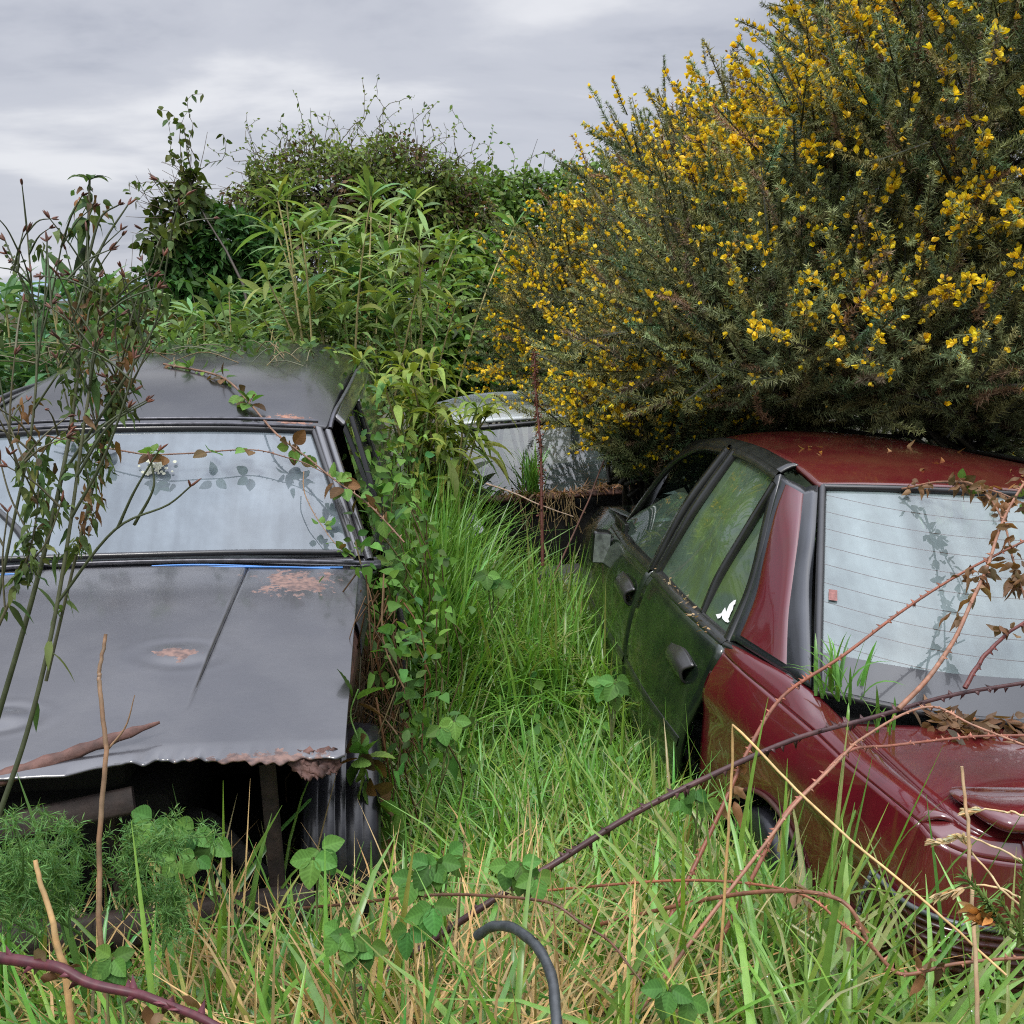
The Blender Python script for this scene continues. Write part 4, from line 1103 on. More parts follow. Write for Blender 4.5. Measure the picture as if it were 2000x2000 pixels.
solid(g.build("lid_hinge", simple("grey_green_steel", (.14, .19, .18), .45, noise=.3, nscale=40), sil, world=False), .006)
for sx in (1, -1):
    wheel(sil, .70 * sx, -.05, .28, .17, .27, sx); wheel(sil, .70 * sx, 2.4, .28, .17, .27, sx)

# ------------------------------------------------------------------ vegetation builders
def rdir(K, up=0.0, r=None):
    r = r or rng
    d = r.normal(size=(K, 3)); d[:, 2] += up
    return nrm(d)


def colvar(K, base, amt=0.25, hue=0.12):
    base = np.asarray(base, float)
    k = 1 + rng.normal(0, amt, (K, 1)); h = rng.normal(0, hue, (K, 1))
    c = base * np.clip(k, .45, 1.7) * np.concatenate([1 + h, np.ones((K, 1)), 1 - h * .5], 1)
    return np.clip(c, 0.003, 0.9)


def blobs_surface(blobs, K, lo=0.55, hi=1.05, top=0.0):
    """points through the outer volume of a union of ellipsoids; returns points, outward normals"""
    B = np.array([b[:6] for b in blobs], float)
    area = (B[:, 3] * B[:, 4] + B[:, 4] * B[:, 5] + B[:, 3] * B[:, 5])
    w = rng.choice(len(B), K, p=area / area.sum())
    d = rdir(K, top); rr = rng.uniform(lo ** 3, hi ** 3, K) ** (1 / 3)
    lump = 1 + 0.13 * np.sin(d[:, 0] * 7 + w) * np.sin(d[:, 1] * 6 + 2 * w) + .10 * np.sin(d[:, 2] * 9 + d[:, 0] * 5 + w)
    rr = rr * lump
    P = B[w, :3] + d * B[w, 3:6] * rr[:, None]
    n = nrm(d / B[w, 3:6])
    ok = np.ones(K, bool)
    for b in B:      # drop points deep inside another blob
        q = (((P - b[:3]) / b[3:6]) ** 2).sum(1)
        ok &= q > lo ** 2 * 0.6
    return P[ok], n[ok]


def limbs(g, base, tips, r0, col, n=6, sag=0.15, seg=10):
    base = np.asarray(base, float)
    for t in tips:
        t = np.asarray(t, float); mid = base * .5 + t * .5 + rng.normal(0, .10, 3) * np.linalg.norm(t - base) + np.array([0, 0, sag * np.linalg.norm(t - base) * .3])
        p = spline([base + rng.normal(0, .04, 3) * [1, 1, 0], mid, t], seg)
        tube(g, p, np.linspace(r0, r0 * .2, seg), col, n, cap=False)


# ---- gorse: shoots clothed in spines, with pea flowers
def gorse_shoot(L, ns, seed):
    r = np.random.default_rng(seed)
    t = r.uniform(0.02, 1, ns) ** 0.9
    th = r.uniform(0, 6.283, ns)
    wob_ = np.stack([.04 * np.sin(t * 5 + seed), .04 * np.cos(t * 4 + seed), t], -1) * L
    out_ = np.stack([np.cos(th), np.sin(th), r.uniform(.15, 1.0, ns)], -1); out_ = nrm(out_ + r.normal(0, .2, out_.shape))
    ln = r.uniform(.020, .042, ns) * (1.15 - .55 * t)
    sd = nrm(np.cross(out_, r.normal(size=(ns, 3)))) * .0019
    V = np.stack([wob_ - sd, wob_ + sd, wob_ + out_ * ln[:, None]], 1).reshape(-1, 3)
    F = np.arange(ns * 3).reshape(-1, 3)
    return V, F, t


def frame_from(d):
    """rotation matrices taking +Z to d"""
    d = nrm(d); a = np.where(np.abs(d[:, 2:3]) < .9, np.array([[0, 0, 1.0]]), np.array([[1.0, 0, 0]]))
    x = nrm(np.cross(a, d)); y = np.cross(d, x)
    return np.stack([x, y, d], -1)


def inst(g, V, F, M, T, col):
    """copies of one small mesh joined into g: col (K,3) or (K,nv,3)"""
    K = len(T)
    if K == 0: return
    VV = np.einsum('kij,vj->kvi', M, V) + T[:, None]
    FF = (F[None] + (np.arange(K) * len(V))[:, None, None]).reshape(-1, F.shape[1])
    cc = np.repeat(col, len(V), 0) if col.ndim == 2 else col.reshape(-1, 3)
    g.add(VV.reshape(-1, 3), FF, cc)


def flower_proto():
    """banner petal, two wings and a keel, about 18 mm long, pointing up +Z"""
    vs, fs = [], []
    def add(G):
        b = len(vs); nv, nu = G.shape[:2]
        vs.extend(G.reshape(-1, 3)); i = np.arange(nv * nu).reshape(nv, nu) + b
        fs.extend(np.stack([i[:-1, :-1], i[:-1, 1:], i[1:, 1:], i[1:, :-1]], -1).reshape(-1, 4))
    t = np.linspace(0, 1, 5); a = np.linspace(-1, 1, 4)
    w = np.array([.15, .7, 1, .85, .35]) * .0075
    add(np.stack([np.stack([w[i] * a, .002 + .006 * t[i] ** 1.5 - .003 * a ** 2, np.full(4, .018 * t[i])], -1) for i in range(5)]))
    for s in (-1, 1):
        add(np.stack([np.stack([s * (.001 + .0035 * np.sin(np.pi * t[i])) * np.ones(2), np.array([-.001, -.0055 * (.4 + np.sin(np.pi * t[i]))]), .015 * t[i] * np.ones(2)], -1) for i in range(5)]))
    add(np.stack([np.stack([np.array([-.002, 0, .002]) * np.sin(np.pi * (t[i] * .8 + .1)), -.0045 - .003 * t[i] + np.array([.002, -.0015, .002]), .013 * t[i] * np.ones(3)], -1) for i in range(5)]))
    return np.array(vs), np.array(fs)


def bud_proto():
    n = 5; th = np.linspace(0, 2 * np.pi, n, endpoint=False)
    V = [(0, 0, 0)]
    for z, r_ in ((.004, .0024), (.008, .0028)): V += [(r_ * math.cos(a), r_ * math.sin(a), z) for a in th]
    V.append((0, 0, .012)); F = []
    for i in range(n):
        j = (i + 1) % n
        F += [(0, 1 + j, 1 + i), (1 + i, 1 + j, 6 + j), (1 + i, 6 + j, 6 + i), (6 + i, 6 + j, 11)]
    return np.array(V), np.array(F)


SHOOTS = [gorse_shoot(.27, 220, s) for s in range(6)]
FLW, BUD = flower_proto(), bud_proto()


def gorse_bush(label, base, blobs, K, ftop, seed, fscale=1.0, clear=None, fbias=None, spine=(0.130, 0.148, 0.062)):
    b = thing("gorse_bush", label, "bush", tuple(float(x) for x in base), group="gorse bushes in yellow flower")
    P, n = blobs_surface(blobs, K, .42, 1.0)
    facing = n @ np.array([0, -1, .15]) > -.55
    P, n = P[facing], n[facing]
    d = nrm(n * .75 + np.array([0, -.05, .50]) + rng.normal(0, .42, n.shape))
    P = P + (d * (rng.uniform(0, 1, (len(P), 1)) ** 5) * .42)
    if clear is not None:
        ok = clear(P + d * .18) & clear(P + d * .36) & clear(P); P, n, d = P[ok], n[ok], d[ok]
    K = len(P)
    M = frame_from(d); spin = rng.uniform(0, 6.28, K); cs, sn = np.cos(spin), np.sin(spin)
    Rz = np.zeros((K, 3, 3)); Rz[:, 0, 0] = cs; Rz[:, 0, 1] = -sn; Rz[:, 1, 0] = sn; Rz[:, 1, 1] = cs; Rz[:, 2, 2] = 1
    sc = rng.uniform(.75, 1.25, K); M = M @ Rz * sc[:, None, None]
    g = Geo(); which = rng.integers(0, 6, K)
    for s in range(6):
        V, F, t = SHOOTS[s]; m = which == s; k = m.sum()
        base_c = colvar(k, spine, .22, .14)
        brown = rng.uniform(size=k) < .11
        base_c[brown] = colvar(brown.sum(), (0.15, 0.10, 0.06), .2)
        cc = np.repeat(base_c[:, None], len(V), 1)
        tt = np.repeat(t, 3)[None, :, None]; cc = cc * (.85 + .3 * tt) * rng.uniform(.6, 1.45, (k, 1, 1))
        cc = cc * (1 + .8 * (np.tile([0, 0, 1], len(t))[None, :, None]))
        inst(g, V, F, M[m], P[m], cc)
    crown = g.build("crown", M_needle, b)
    # stems of the shoots and limbs
    g = Geo()
    tt = np.linspace(0, 1, 4)
    c = P[:, None] + d[:, None] * (tt * .27)[None, :, None] * sc[:, None, None]
    sdv = nrm(np.cross(d, rng.normal(size=d.shape)))
    Vv, Ff, cc = ribbons(c, sdv, np.repeat(np.array([[.0042, .0036, .003, .0015]]), K, 0), colvar(K, (.030, .032, .018), .2))
    g.add(Vv, Ff, cc)
    for bb in blobs:
        c0 = np.array(bb[:3]); limbs(g, base, [c0 + np.array([0, .3, -.1])], .035, (.028, .024, .018), 6, sag=.1)
        near_ = np.where(((P - c0) ** 2).sum(1) < 1.0)[0]
        if len(near_): limbs(g, c0 + np.array([0, .25, -.15]), P[rng.choice(near_, min(28, len(near_)), replace=False)], .016, (.028, .024, .018), 5, sag=.1)
    g.build("branches", M_bark, b)
    # flowers: clustered on the sunny upper shoots
    fl = Geo()
    up = np.clip((P[:, 2] - ftop[0]) / (ftop[1] - ftop[0]), 0, 1)
    clump = .5 + .5 * np.sin(P[:, 0] * 3.1 + seed) * np.sin(P[:, 1] * 2.7 + 1) * np.sin(P[:, 2] * 3.7 + seed * 2) + rng.normal(0, .25, K)
    rmin = np.full(K, 9.0)
    for bb in blobs:
        rmin = np.minimum(rmin, np.sqrt((((P - np.array(bb[:3])) / np.array(bb[3:6])) ** 2).sum(1)))
    outer = np.clip((rmin - .70) / .22, 0, 1)
    dens = outer * (.07 + .75 * up ** 1.1) * np.clip((clump - .42) * 2.8, .05, 2.2)
    if fbias is not None: dens = dens * fbias(P)
    nf = rng.poisson(np.clip(dens * 12, 0, 20))
    idx = np.repeat(np.arange(K), nf); k = len(idx)
    t = np.clip(rng.normal(.72, .2, k), .2, 1.0); th = rng.uniform(0, 6.28, k)
    loc = np.stack([.010 * np.cos(th), .010 * np.sin(th), .27 * t], -1)
    T = P[idx] + np.einsum('kij,kj->ki', M[idx], loc)
    outd = nrm(np.einsum('kij,kj->ki', M[idx], np.stack([np.cos(th), np.sin(th), np.full(k, .8)], -1)) + rng.normal(0, .25, (k, 3)))
    fm = frame_from(outd) * (rng.uniform(.8, 1.35, k) * fscale)[:, None, None]
    ang_ = rng.uniform(0, 6.28, k); cs, sn = np.cos(ang_), np.sin(ang_)
    Rz = np.zeros((k, 3, 3)); Rz[:, 0, 0] = cs; Rz[:, 0, 1] = -sn; Rz[:, 1, 0] = sn; Rz[:, 1, 1] = cs; Rz[:, 2, 2] = 1
    fm = fm @ Rz
    fc = np.stack([rng.uniform(.80, .92, k), rng.uniform(.57, .70, k), rng.uniform(.012, .05, k)], -1)
    inst(fl, FLW[0], FLW[1], fm, T, fc)
    # closed buds and spent brown flowers
    nb = rng.poisson(np.clip((.40 + dens) * 3.2, 0, 10) * (outer > .25)); idx = np.repeat(np.arange(K), nb); k = len(idx)
    t = rng.uniform(.15, .98, k); th = rng.uniform(0, 6.28, k)
    T = P[idx] + np.einsum('kij,kj->ki', M[idx], np.stack([.012 * np.cos(th), .012 * np.sin(th), .27 * t], -1))
    bm = frame_from(nrm(np.einsum('kij,kj->ki', M[idx], np.stack([np.cos(th), np.sin(th), np.full(k, 1.0)], -1)))) * (rng.uniform(.8, 1.5, k) * fscale)[:, None, None]
    bc = np.where(rng.uniform(size=(k, 1)) < .55, np.array([[.30, .175, .075]]), np.array([[.50, .34, .05]])) * rng.uniform(.6, 1.2, (k, 1))
    inst(fl, BUD[0], BUD[1], bm, T, bc)
    fo = fl.build("blossoms", M_petal, b)
    return b


# ---- broad leaved shrubs and vine tangles
def shrub(name, label, cat, base, blobs, K, leaf, col, amt=.3, top=.2, twigs=90, wispy=0, group=None, mat=None, prof='quick', lo=.5, ncol=None, wcol=(.11, .085, .06), hang=0.2):
    b = thing(name, label, cat, tuple(float(x) for x in base), group=group)
    P, n = blobs_surface(blobs, K, lo, 1.08, top)
    keep = n @ np.array([0, -1, .2]) > -.6
    P, n = P[keep], n[keep]; K = len(P)
    D = nrm(n * .5 + rdir(K) * 1.0 + np.array([0, 0, -.15])); Nn = nrm(n * .6 + np.array([0, -.1, .6]) + rng.normal(0, .45, n.shape))
    cl = colvar(K, col, amt)
    if ncol is not None:
        mk = (np.sin(P[:, 0] * 5) * np.sin(P[:, 2] * 6 + 1) + rng.normal(0, .5, K)) > .70
        cl[mk] = colvar(mk.sum(), ncol, amt)
    g = Geo()
    leaves(g, P, D, Nn, rng.uniform(.7, 1.3, K) * leaf[0], rng.uniform(.75, 1.2, K) * leaf[1], cl, droop=hang, prof=prof, fold=.2)
    g.build("crown", mat or M_leaf, b)
    g = Geo()
    for bb in blobs:
        c0 = np.array(bb[:3]); limbs(g, base, [c0], .03, (.05, .04, .03), 5, sag=.1)
        near_ = np.where(((P - c0) ** 2).sum(1) < (1.3 * max(bb[3:6])) ** 2)[0]
        if len(near_): limbs(g, c0, P[rng.choice(near_, min(max(6, twigs // len(blobs)), len(near_)), replace=False)], .014, (.05, .04, .03), 4, sag=.1)
    for i in rng.choice(K, twigs * 2, replace=True):
        p = P[i]; q = p + n[i] * rng.uniform(.05, .25) + rng.normal(0, .08, 3)
        tube(g, spline([p - n[i] * .2, p, q], 5), np.linspace(.005, .002, 5), wcol, 3, cap=False)
    g.build("trunk", M_bark, b)
    if wispy:
        g = Geo(); lf = Geo(); top_z = np.quantile(P[:, 2], .9); cand = np.where(P[:, 2] > np.quantile(P[:, 2], .80))[0]
        for i in rng.choice(cand, wispy):
            m = rng.integers(9, 18); d = nrm(np.array([rng.normal(0, .7), rng.normal(0, .3), rng.uniform(.4, 1.2)]))
            p = [P[i]]
            for k in range(m):
                d = nrm(d + rng.normal(0, .35, 3) + np.array([0, 0, -.05 * k / m])); p.append(p[-1] + d * .055)
            p = np.array(p); tube(g, p, np.linspace(.0045, .002, m + 1), wcol, 3, cap=False)
            leaves(lf, p[2:], rdir(m - 1, .2), rdir(m - 1, .8), leaf[0] * .7, leaf[1] * .7, colvar(m - 1, col, .2), prof='quick')
        g.build("vine_stems", M_bark, b); lf.build("vine_leaves", mat or M_leaf, b)
    return b


# ---- bamboo like reed clumps: pale canes with fans of long arching leaves
def bamboo(label, spots, hgt, leafL, nleaf, col, seed, low=.35, cane_col=(.34, .29, .13), spread=.12, droop=.45, arch=0.0):
    base = np.mean([np.array(s) for s in spots], 0)
    b = thing("bamboo_clump", label, "bamboo", tuple(float(x) for x in base), group="bamboo clumps behind the van")
    lf = Geo()
    for i, s in enumerate(spots):
        s = np.array(s, float); h = hgt * rng.uniform(.72, 1.06)
        lean = np.array([rng.normal(0, spread), rng.normal(0, spread) - arch, 0])
        t = np.linspace(0, 1, 12)[:, None]
        p = s + np.array([0, 0, h]) * (t - .06 * t ** 3) + lean * h * (.35 * t + .65 * t ** 2) + .01 * np.sin(t * 9 + i)
        g = Geo(); cc = np.array(cane_col) * rng.uniform(.7, 1.25) * (np.array([1, 1, 1]) if rng.uniform() > .25 else np.array([.55, .9, .7]))
        tube(g, p, np.linspace(.0130, .005, 12), cc, 6, cap=False)
        g.build("cane", M_bark, b)
        tt = np.concatenate([rng.uniform(low, 1, nleaf - 7), np.full(7, 1.0)])
        k = len(tt); B = np.stack([np.interp(tt, t[:, 0], p[:, j]) for j in range(3)], -1)
        th = rng.uniform(0, 6.28, k)
        D = np.stack([np.cos(th), np.sin(th), rng.uniform(-.1, 1.0, k) + (tt > .98) * rng.uniform(0, 1.2, k)], -1)
        br = nrm(D) * rng.uniform(0, .16, k)[:, None] * (tt < .98)[:, None]
        D = nrm(D + rng.normal(0, .15, D.shape))
        Nn = np.tile([0, 0, 1.0], (k, 1)) + rng.normal(0, .3, (k, 3))
        leaves(lf, B + br, D, Nn, rng.uniform(.7, 1.25, k) * leafL, rng.uniform(.75, 1.2, k) * leafL * .145, colvar(k, col, .25, .14), droop=rng.uniform(.5, 1.3, k) * droop, prof='lance', fold=.22)
    lf.build("leaves", M_leaf, b)
    return b


def ground_at(u, v, d):
    p = W(u, v, d); p[2] = float(gz(p[0], p[1])); return p


def blob(u, v, d, ru, rv, dy=None):
    c = W(u, v, d); k = d / 2000
    return (c[0], c[1], c[2], ru * k, dy if dy else max(ru, rv) * k * .8, rv * k)


# ------------------------------------------------------------------ background shrubs
shrub("vine_thicket", "tall rounded thicket tangled with leafless curling vines, against the sky", "thicket", ground_at(680, 700, 10.2),
      [blob(640, 385, 10.2, 165, 95), blob(780, 385, 10.2, 130, 105), blob(540, 415, 10.0, 85, 80), blob(830, 400, 10.2, 70, 60), blob(690, 500, 10.4, 190, 120), blob(880, 470, 10.4, 80, 100), blob(700, 660, 10.5, 260, 120)],
      36000, (.062, .034), (.13, .18, .042), .40, .2, 420, 110, "shrubs along the far bank", ncol=(.085, .055, .03))
shrub("laurel_bush", "dense dark glossy bush left of the vine thicket", "bush", ground_at(430, 700, 9.3),
      [blob(440, 480, 9.3, 92, 66), blob(370, 520, 9.3, 80, 60), blob(500, 520, 9.4, 70, 70), blob(420, 620, 9.4, 150, 90)],
      11000, (.11, .040), (.042, .105, .024), .3, .15, 60, 0, "shrubs along the far bank", prof='ovate')
shrub("climbing_shrub", "loose climbing shrub with round dull leaves poking above the dark bush", "shrub", ground_at(360, 700, 9.0),
      [blob(350, 420, 9.0, 52, 48), blob(372, 372, 9.0, 30, 40), blob(318, 470, 9.0, 42, 40)],
      420, (.10, .07), (.075, .105, .028), .3, .2, 40, 8, "shrubs along the far bank", prof='ovate', lo=.2)
shrub("hedge_shrub", "bright leafy hedge between the vine thicket and the gorse", "hedge", ground_at(1030, 700, 11),
      [blob(900, 440, 10.7, 90, 85), blob(960, 420, 10.9, 100, 85), blob(1060, 420, 11, 100, 82), blob(1160, 400, 11, 90, 75), blob(1020, 540, 11.2, 170, 120), blob(1020, 680, 11.2, 200, 120)],
      21000, (.080, .046), (.115, .195, .038), .35, .2, 110, 20, "shrubs along the far bank", mat=M_soft)
shrub("bank_creeper", "light green creeper covering the bank behind the bamboo canes", "creeper", ground_at(920, 740, 9.2),
      [blob(910, 600, 9.3, 75, 90), blob(860, 700, 9.0, 120, 90), blob(975, 690, 9.2, 60, 90), blob(930, 520, 9.5, 60, 60)],
      7000, (.085, .060), (.105, .20, .032), .32, .2, 80, 4, "shrubs along the far bank", mat=M_soft, prof='ovate', ncol=(.05, .08, .02))
shrub("bank_shrub", "low mixed scrub on the bank behind the van roof", "shrub", ground_at(300, 720, 8.4),
      [blob(120, 680, 8.2, 160, 70), blob(330, 690, 8.4, 150, 70), blob(520, 690, 8.6, 130, 80), blob(230, 600, 8.6, 70, 60)],
      6500, (.08, .045), (.060, .095, .025), .35, .2, 70, 8, "shrubs along the far bank", ncol=(.10, .09, .035))

# ------------------------------------------------------------------ bamboo clumps
bamboo("tallest bamboo clump, pale canes and broad leaves just right of the van roof", [ground_at(rng.uniform(585, 735), 720, rng.uniform(6.7, 7.5)) for _ in range(40)], 2.72, .29, 26, (.185, .270, .085), 1, low=.74, droop=.42, cane_col=(.46, .39, .18))
bamboo("narrow upright bamboo group with bare lower canes right of the tallest clump", [ground_at(rng.uniform(795, 835), 720, rng.uniform(7.2, 7.5)) for _ in range(11)], 2.66, 0.31, 22, (.175, .260, .075), 2, low=.78, droop=.4, cane_col=(.46, .39, .18))
bamboo("short yellowish bamboo clump leaning over the lane", [ground_at(rng.uniform(760, 900), 800, rng.uniform(5.7, 6.4)) for _ in range(26)], 1.72, .29, 28, (.190, .250, .050), 3, low=.3, arch=.05, droop=.7)
bamboo("spreading bamboo clump behind the middle of the van roof", [ground_at(rng.uniform(300, 590), 720, rng.uniform(7.0, 8.0)) for _ in range(40)], 2.12, .30, 22, (.155, .245, .085), 4, low=.35)
bamboo("bamboo clump at the photo's left edge with long arching leaves", [ground_at(rng.uniform(-60, 190), 720, rng.uniform(5.9, 6.8)) for _ in range(30)], 2.08, .38, 22, (.090, .180, .075), 5, low=.4)

# ------------------------------------------------------------------ gorse
def not_in_cars(P):
    q = (P - np.array(RED_LOC)) @ RED_M
    inside = (np.abs(q[:, 0]) < .80) & (q[:, 1] > .0) & (q[:, 1] < 4.3) & (q[:, 2] < np.where(q[:, 1] > 3.0, 1.0, 1.42))
    low = (q[:, 1] < 1.97 + .25 * np.abs(q[:, 0] - .2)) & (q[:, 2] < 1.65) & (q[:, 1] > -.5)
    c, s = math.cos(-SIL_YAW), math.sin(-SIL_YAW); a = P - np.array(SIL_LOC)
    x = a[:, 0] * c - a[:, 1] * s; y = a[:, 0] * s + a[:, 1] * c
    silv = ((x > -.9) & (x < -.14) & (y > -1.6) & (y < 2.6) & (a[:, 2] < 1.48)) | ((np.abs(x) < .72) & (y > -.3) & (y < 2.6) & (a[:, 2] < 1.42))
    # keep the view of the rear window and boot of the wreck open, as it is
    return ~(inside | low | silv)


gorse_bush("largest gorse bush, heavy with yellow flowers, leaning over the red saloon roof", ground_at(1900, 700, 7.2),
           [blob(1700, 440, 4.6, 300, 250, .9), blob(1880, 250, 4.3, 290, 300, .9), blob(1615, 410, 5.2, 170, 160, .9), blob(1500, 650, 4.6, 290, 230, .8), blob(1800, 680, 4.3, 330, 190, .75), blob(1420, 530, 5.4, 190, 180, .8), blob(1800, 80, 5.0, 200, 150, .8), blob(2020, 480, 4.2, 200, 420, .8), blob(1600, 780, 4.9, 250, 110, .6), blob(1850, 800, 4.6, 250, 100, .6), blob(1960, 850, 4.6, 150, 60, .5), blob(1850, 850, 5.6, 320, 60, .4)],
           7600, (1.25, 2.7), 1, 1.12, not_in_cars, lambda P: .75 + 3.2 * np.exp(-((P - W(1680, 320, 3.9)) ** 2).sum(1) / .5) + 1.6 * np.exp(-((P - W(1900, 200, 3.7)) ** 2).sum(1) / .5) + .9 * np.exp(-((P - W(1500, 250, 4.9)) ** 2).sum(1) / .4))
gorse_bush("gorse bush with small flowers between the hedge and the big gorse", ground_at(1150, 760, 7.4),
           [blob(1125, 590, 7.4, 100, 90, .7), blob(1250, 520, 7.2, 110, 120, .7), blob(1320, 410, 6.8, 95, 105, .7), blob(1160, 680, 7.2, 160, 120, .7), blob(1430, 345, 6.4, 70, 80, .6)],
           3400, (.3, 1.7), 2, 1.2, not_in_cars, lambda P: 1.5 + 0 * P[:, 0])
gorse_bush("low gorse growth spilling between the silver wreck and the red saloon", ground_at(1300, 800, 6.4),
           [blob(1290, 770, 5.4, 100, 130, .4), blob(1225, 900, 5.2, 45, 75, .25), blob(1390, 790, 5.2, 120, 90, .35), blob(1310, 860, 5.2, 85, 70, .3), blob(1400, 860, 5.3, 90, 40, .3), blob(1500, 850, 5.1, 90, 35, .3), blob(1270, 930, 5.2, 40, 40, .2)],
           3600, (.2, 1.5), 3, 1.05, not_in_cars)

import mathutils

# ------------------------------------------------------------------ grass, undergrowth, straw (nobody could count these)
def in_car(x, y):
    c, s = math.cos(-VAN_YAW), math.sin(-VAN_YAW); a = x - VAN_LOC[0]; b_ = y - VAN_LOC[1]
    vx = a * c - b_ * s; vy = a * s + b_ * c
    van_in = (np.abs(vx) < .80) & (vy > -1.0) & (vy < 3.5)
    yw = RED_ROT[2]; c, s = math.cos(-yw), math.sin(-yw); a = x - RED_LOC[0]; b_ = y - RED_LOC[1]
    rx_ = a * c - b_ * s; ry = a * s + b_ * c
    red_in = (np.abs(rx_) < .80) & (ry > .02) & (ry < 4.2)
    c, s = math.cos(-SIL_YAW), math.sin(-SIL_YAW); a = x - SIL_LOC[0]; b_ = y - SIL_LOC[1]
    sx_ = a * c - b_ * s; sy = a * s + b_ * c
    sil_in = (np.abs(sx_) < .70) & (sy > -.62) & (sy < 3)
    return van_in | red_in | sil_in


def scatter(K, xlo, xhi, ylo, yhi, clumps=0, spread=.12, keep=None):
    if clumps:
        cx = rng.uniform(xlo, xhi, clumps); cy = rng.uniform(ylo, yhi, clumps)
        i = rng.integers(0, clumps, K); x = cx[i] + rng.normal(0, spread, K); y = cy[i] + rng.normal(0, spread, K)
    else:
        x = rng.uniform(xlo, xhi, K); y = rng.uniform(ylo, yhi, K)
    ok = ~in_car(x, y) & (y > .55)
    if keep is not None: ok &= keep(x, y)
    x, y = x[ok], y[ok]
    return np.stack([x, y, gz(x, y)], -1)


def blades(g, B, L, Wd, col, lean=.35, bend=.6, prof='grass', tipcol=None, lean_dir=None):
    K = len(B)
    if K == 0: return
    L = np.broadcast_to(L, (K,)) * rng.uniform(.6, 1.25, K)
    th = rng.uniform(0, 6.283, K)
    hd = np.stack([np.cos(th), np.sin(th), 0 * th], -1)
    if lean_dir is not None: hd = nrm(hd + np.asarray(lean_dir))
    D = nrm(np.array([0, 0, 1.0]) + hd * np.abs(rng.normal(0, lean, K))[:, None])
    bd = np.abs(rng.normal(bend, bend * .5, K))
    Sg = 7; t = np.linspace(0, 1, Sg)
    c = B[:, None] + D[:, None] * (L[:, None] * (t - .18 * np.clip(bd, 0, 1.5)[:, None] * t ** 2))[..., None]
    c = c + hd[:, None] * (L * bd * .55)[:, None, None] * (t ** 2.2)[None, :, None]
    c = c - np.array([0, 0, 1.0]) * (L * bd * .42)[:, None, None] * (t ** 2.8)[None, :, None]
    side = nrm(np.cross(D, hd + rng.normal(0, .4, (K, 3))))
    pw = np.interp(t, np.linspace(0, 1, len(PROF[prof])), PROF[prof])
    w = (np.broadcast_to(Wd, (K,)) * rng.uniform(.7, 1.3, K))[:, None] * pw * .5
    cc = np.repeat(col[:, None], Sg, 1) * np.linspace(.9, 1.08, Sg)[None, :, None]
    if tipcol is not None:
        mk = rng.uniform(size=K) < .2
        cc[mk, -3:] = cc[mk, -3:] * .3 + np.asarray(tipcol) * .7
    V, F, c2 = ribbons(c, side, w, cc, .35, nrm(np.cross(side, D)))
    g.add(V, F, c2)
    return c


STRAW = (.40, .28, .12)
lane = lambda x, y: (x > -.55 - .10 * (y - 3)) & (x < 1.15)
g = Geo()
K = 34000
B = scatter(K, -.6, 1.1, 2.3, 7.2, 900, .10, lane)
lush = .5 + .5 * np.sin(B[:, 0] * 4 + 1) * np.sin(B[:, 1] * 3.1)
blades(g, B, .44 + .16 * lush, .0105, colvar(len(B), (.150, .310, .052), .24, .12), .30, .85, tipcol=(.3, .28, .1))
B = scatter(6500, -.35, .75, 3.9, 5.9, 260, .10, lambda x, y: x < 1.0); blades(g, B, .74, .0115, colvar(len(B), (.150, .300, .046), .22, .1), .22, .65, tipcol=(.3, .28, .1))
B = scatter(5200, -.78, -.24, 4.0, 6.3, 150, .08, lambda x, y: x < -.055 * y + .02); blades(g, B, 1.05, .013, colvar(len(B), (.140, .285, .046), .22, .1), .14, .42)
B = scatter(6000, -4, 5, 6.5, 9.5, 300, .15); blades(g, B, .45, .010, colvar(len(B), (.09, .19, .045), .25), .3, .6)
lg = tag(g.build("grass", M_grass), "lush fine green grass filling the lane between the wrecks", "grass", kind='stuff')

g = Geo()
B = scatter(9500, -1.9, 1.9, 1.0, 2.75, 420, .075, lambda x, y: y < 2.75)
blades(g, B, .46, .0105, colvar(len(B), (.165, .285, .046), .25, .14), .36, .8, tipcol=STRAW)
B = scatter(3000, -1.3, 1.6, 1.05, 2.3, 260, .05); blades(g, B, .64, .0145, colvar(len(B), (.165, .320, .055), .22, .12), .40, 1.1, tipcol=(.35, .3, .1))
B = scatter(5200, .0, 1.35, 1.2, 2.9, 240, .08); blades(g, B, .55, .0115, colvar(len(B), (.180, .285, .048), .25, .14), .45, .9, tipcol=STRAW)
B = scatter(950, -1.0, 1.5, 1.15, 2.15, 230, .05); blades(g, B, .78, .0165, colvar(len(B), (.150, .290, .055), .24, .12), .40, 1.15, tipcol=(.30, .28, .12))
B = scatter(1500, .40, 1.12, 1.3, 2.05, 120, .05); blades(g, B, .86, .0135, colvar(len(B), (.165, .295, .055), .24, .12), .34, 1.0, tipcol=(.30, .28, .12))
B = scatter(900, -1.5, -.1, 1.4, 2.02, 140, .05); blades(g, B, .60, .014, colvar(len(B), (.115, .265, .05), .22, .12), .22, .5)
B = scatter(1300, .42, .85, 1.75, 2.7, 70, .05); blades(g, B, .62, .012, colvar(len(B), (.155, .300, .052), .24, .12), .25, .7, tipcol=STRAW)
HERO = []
for q in g.v[-4:]: HERO.append(q.reshape(-1, 7, 3, 3))
tg = tag(g.build("coarse_grass", M_grass), "coarse rain wet grass across the foreground", "grass", kind='stuff')

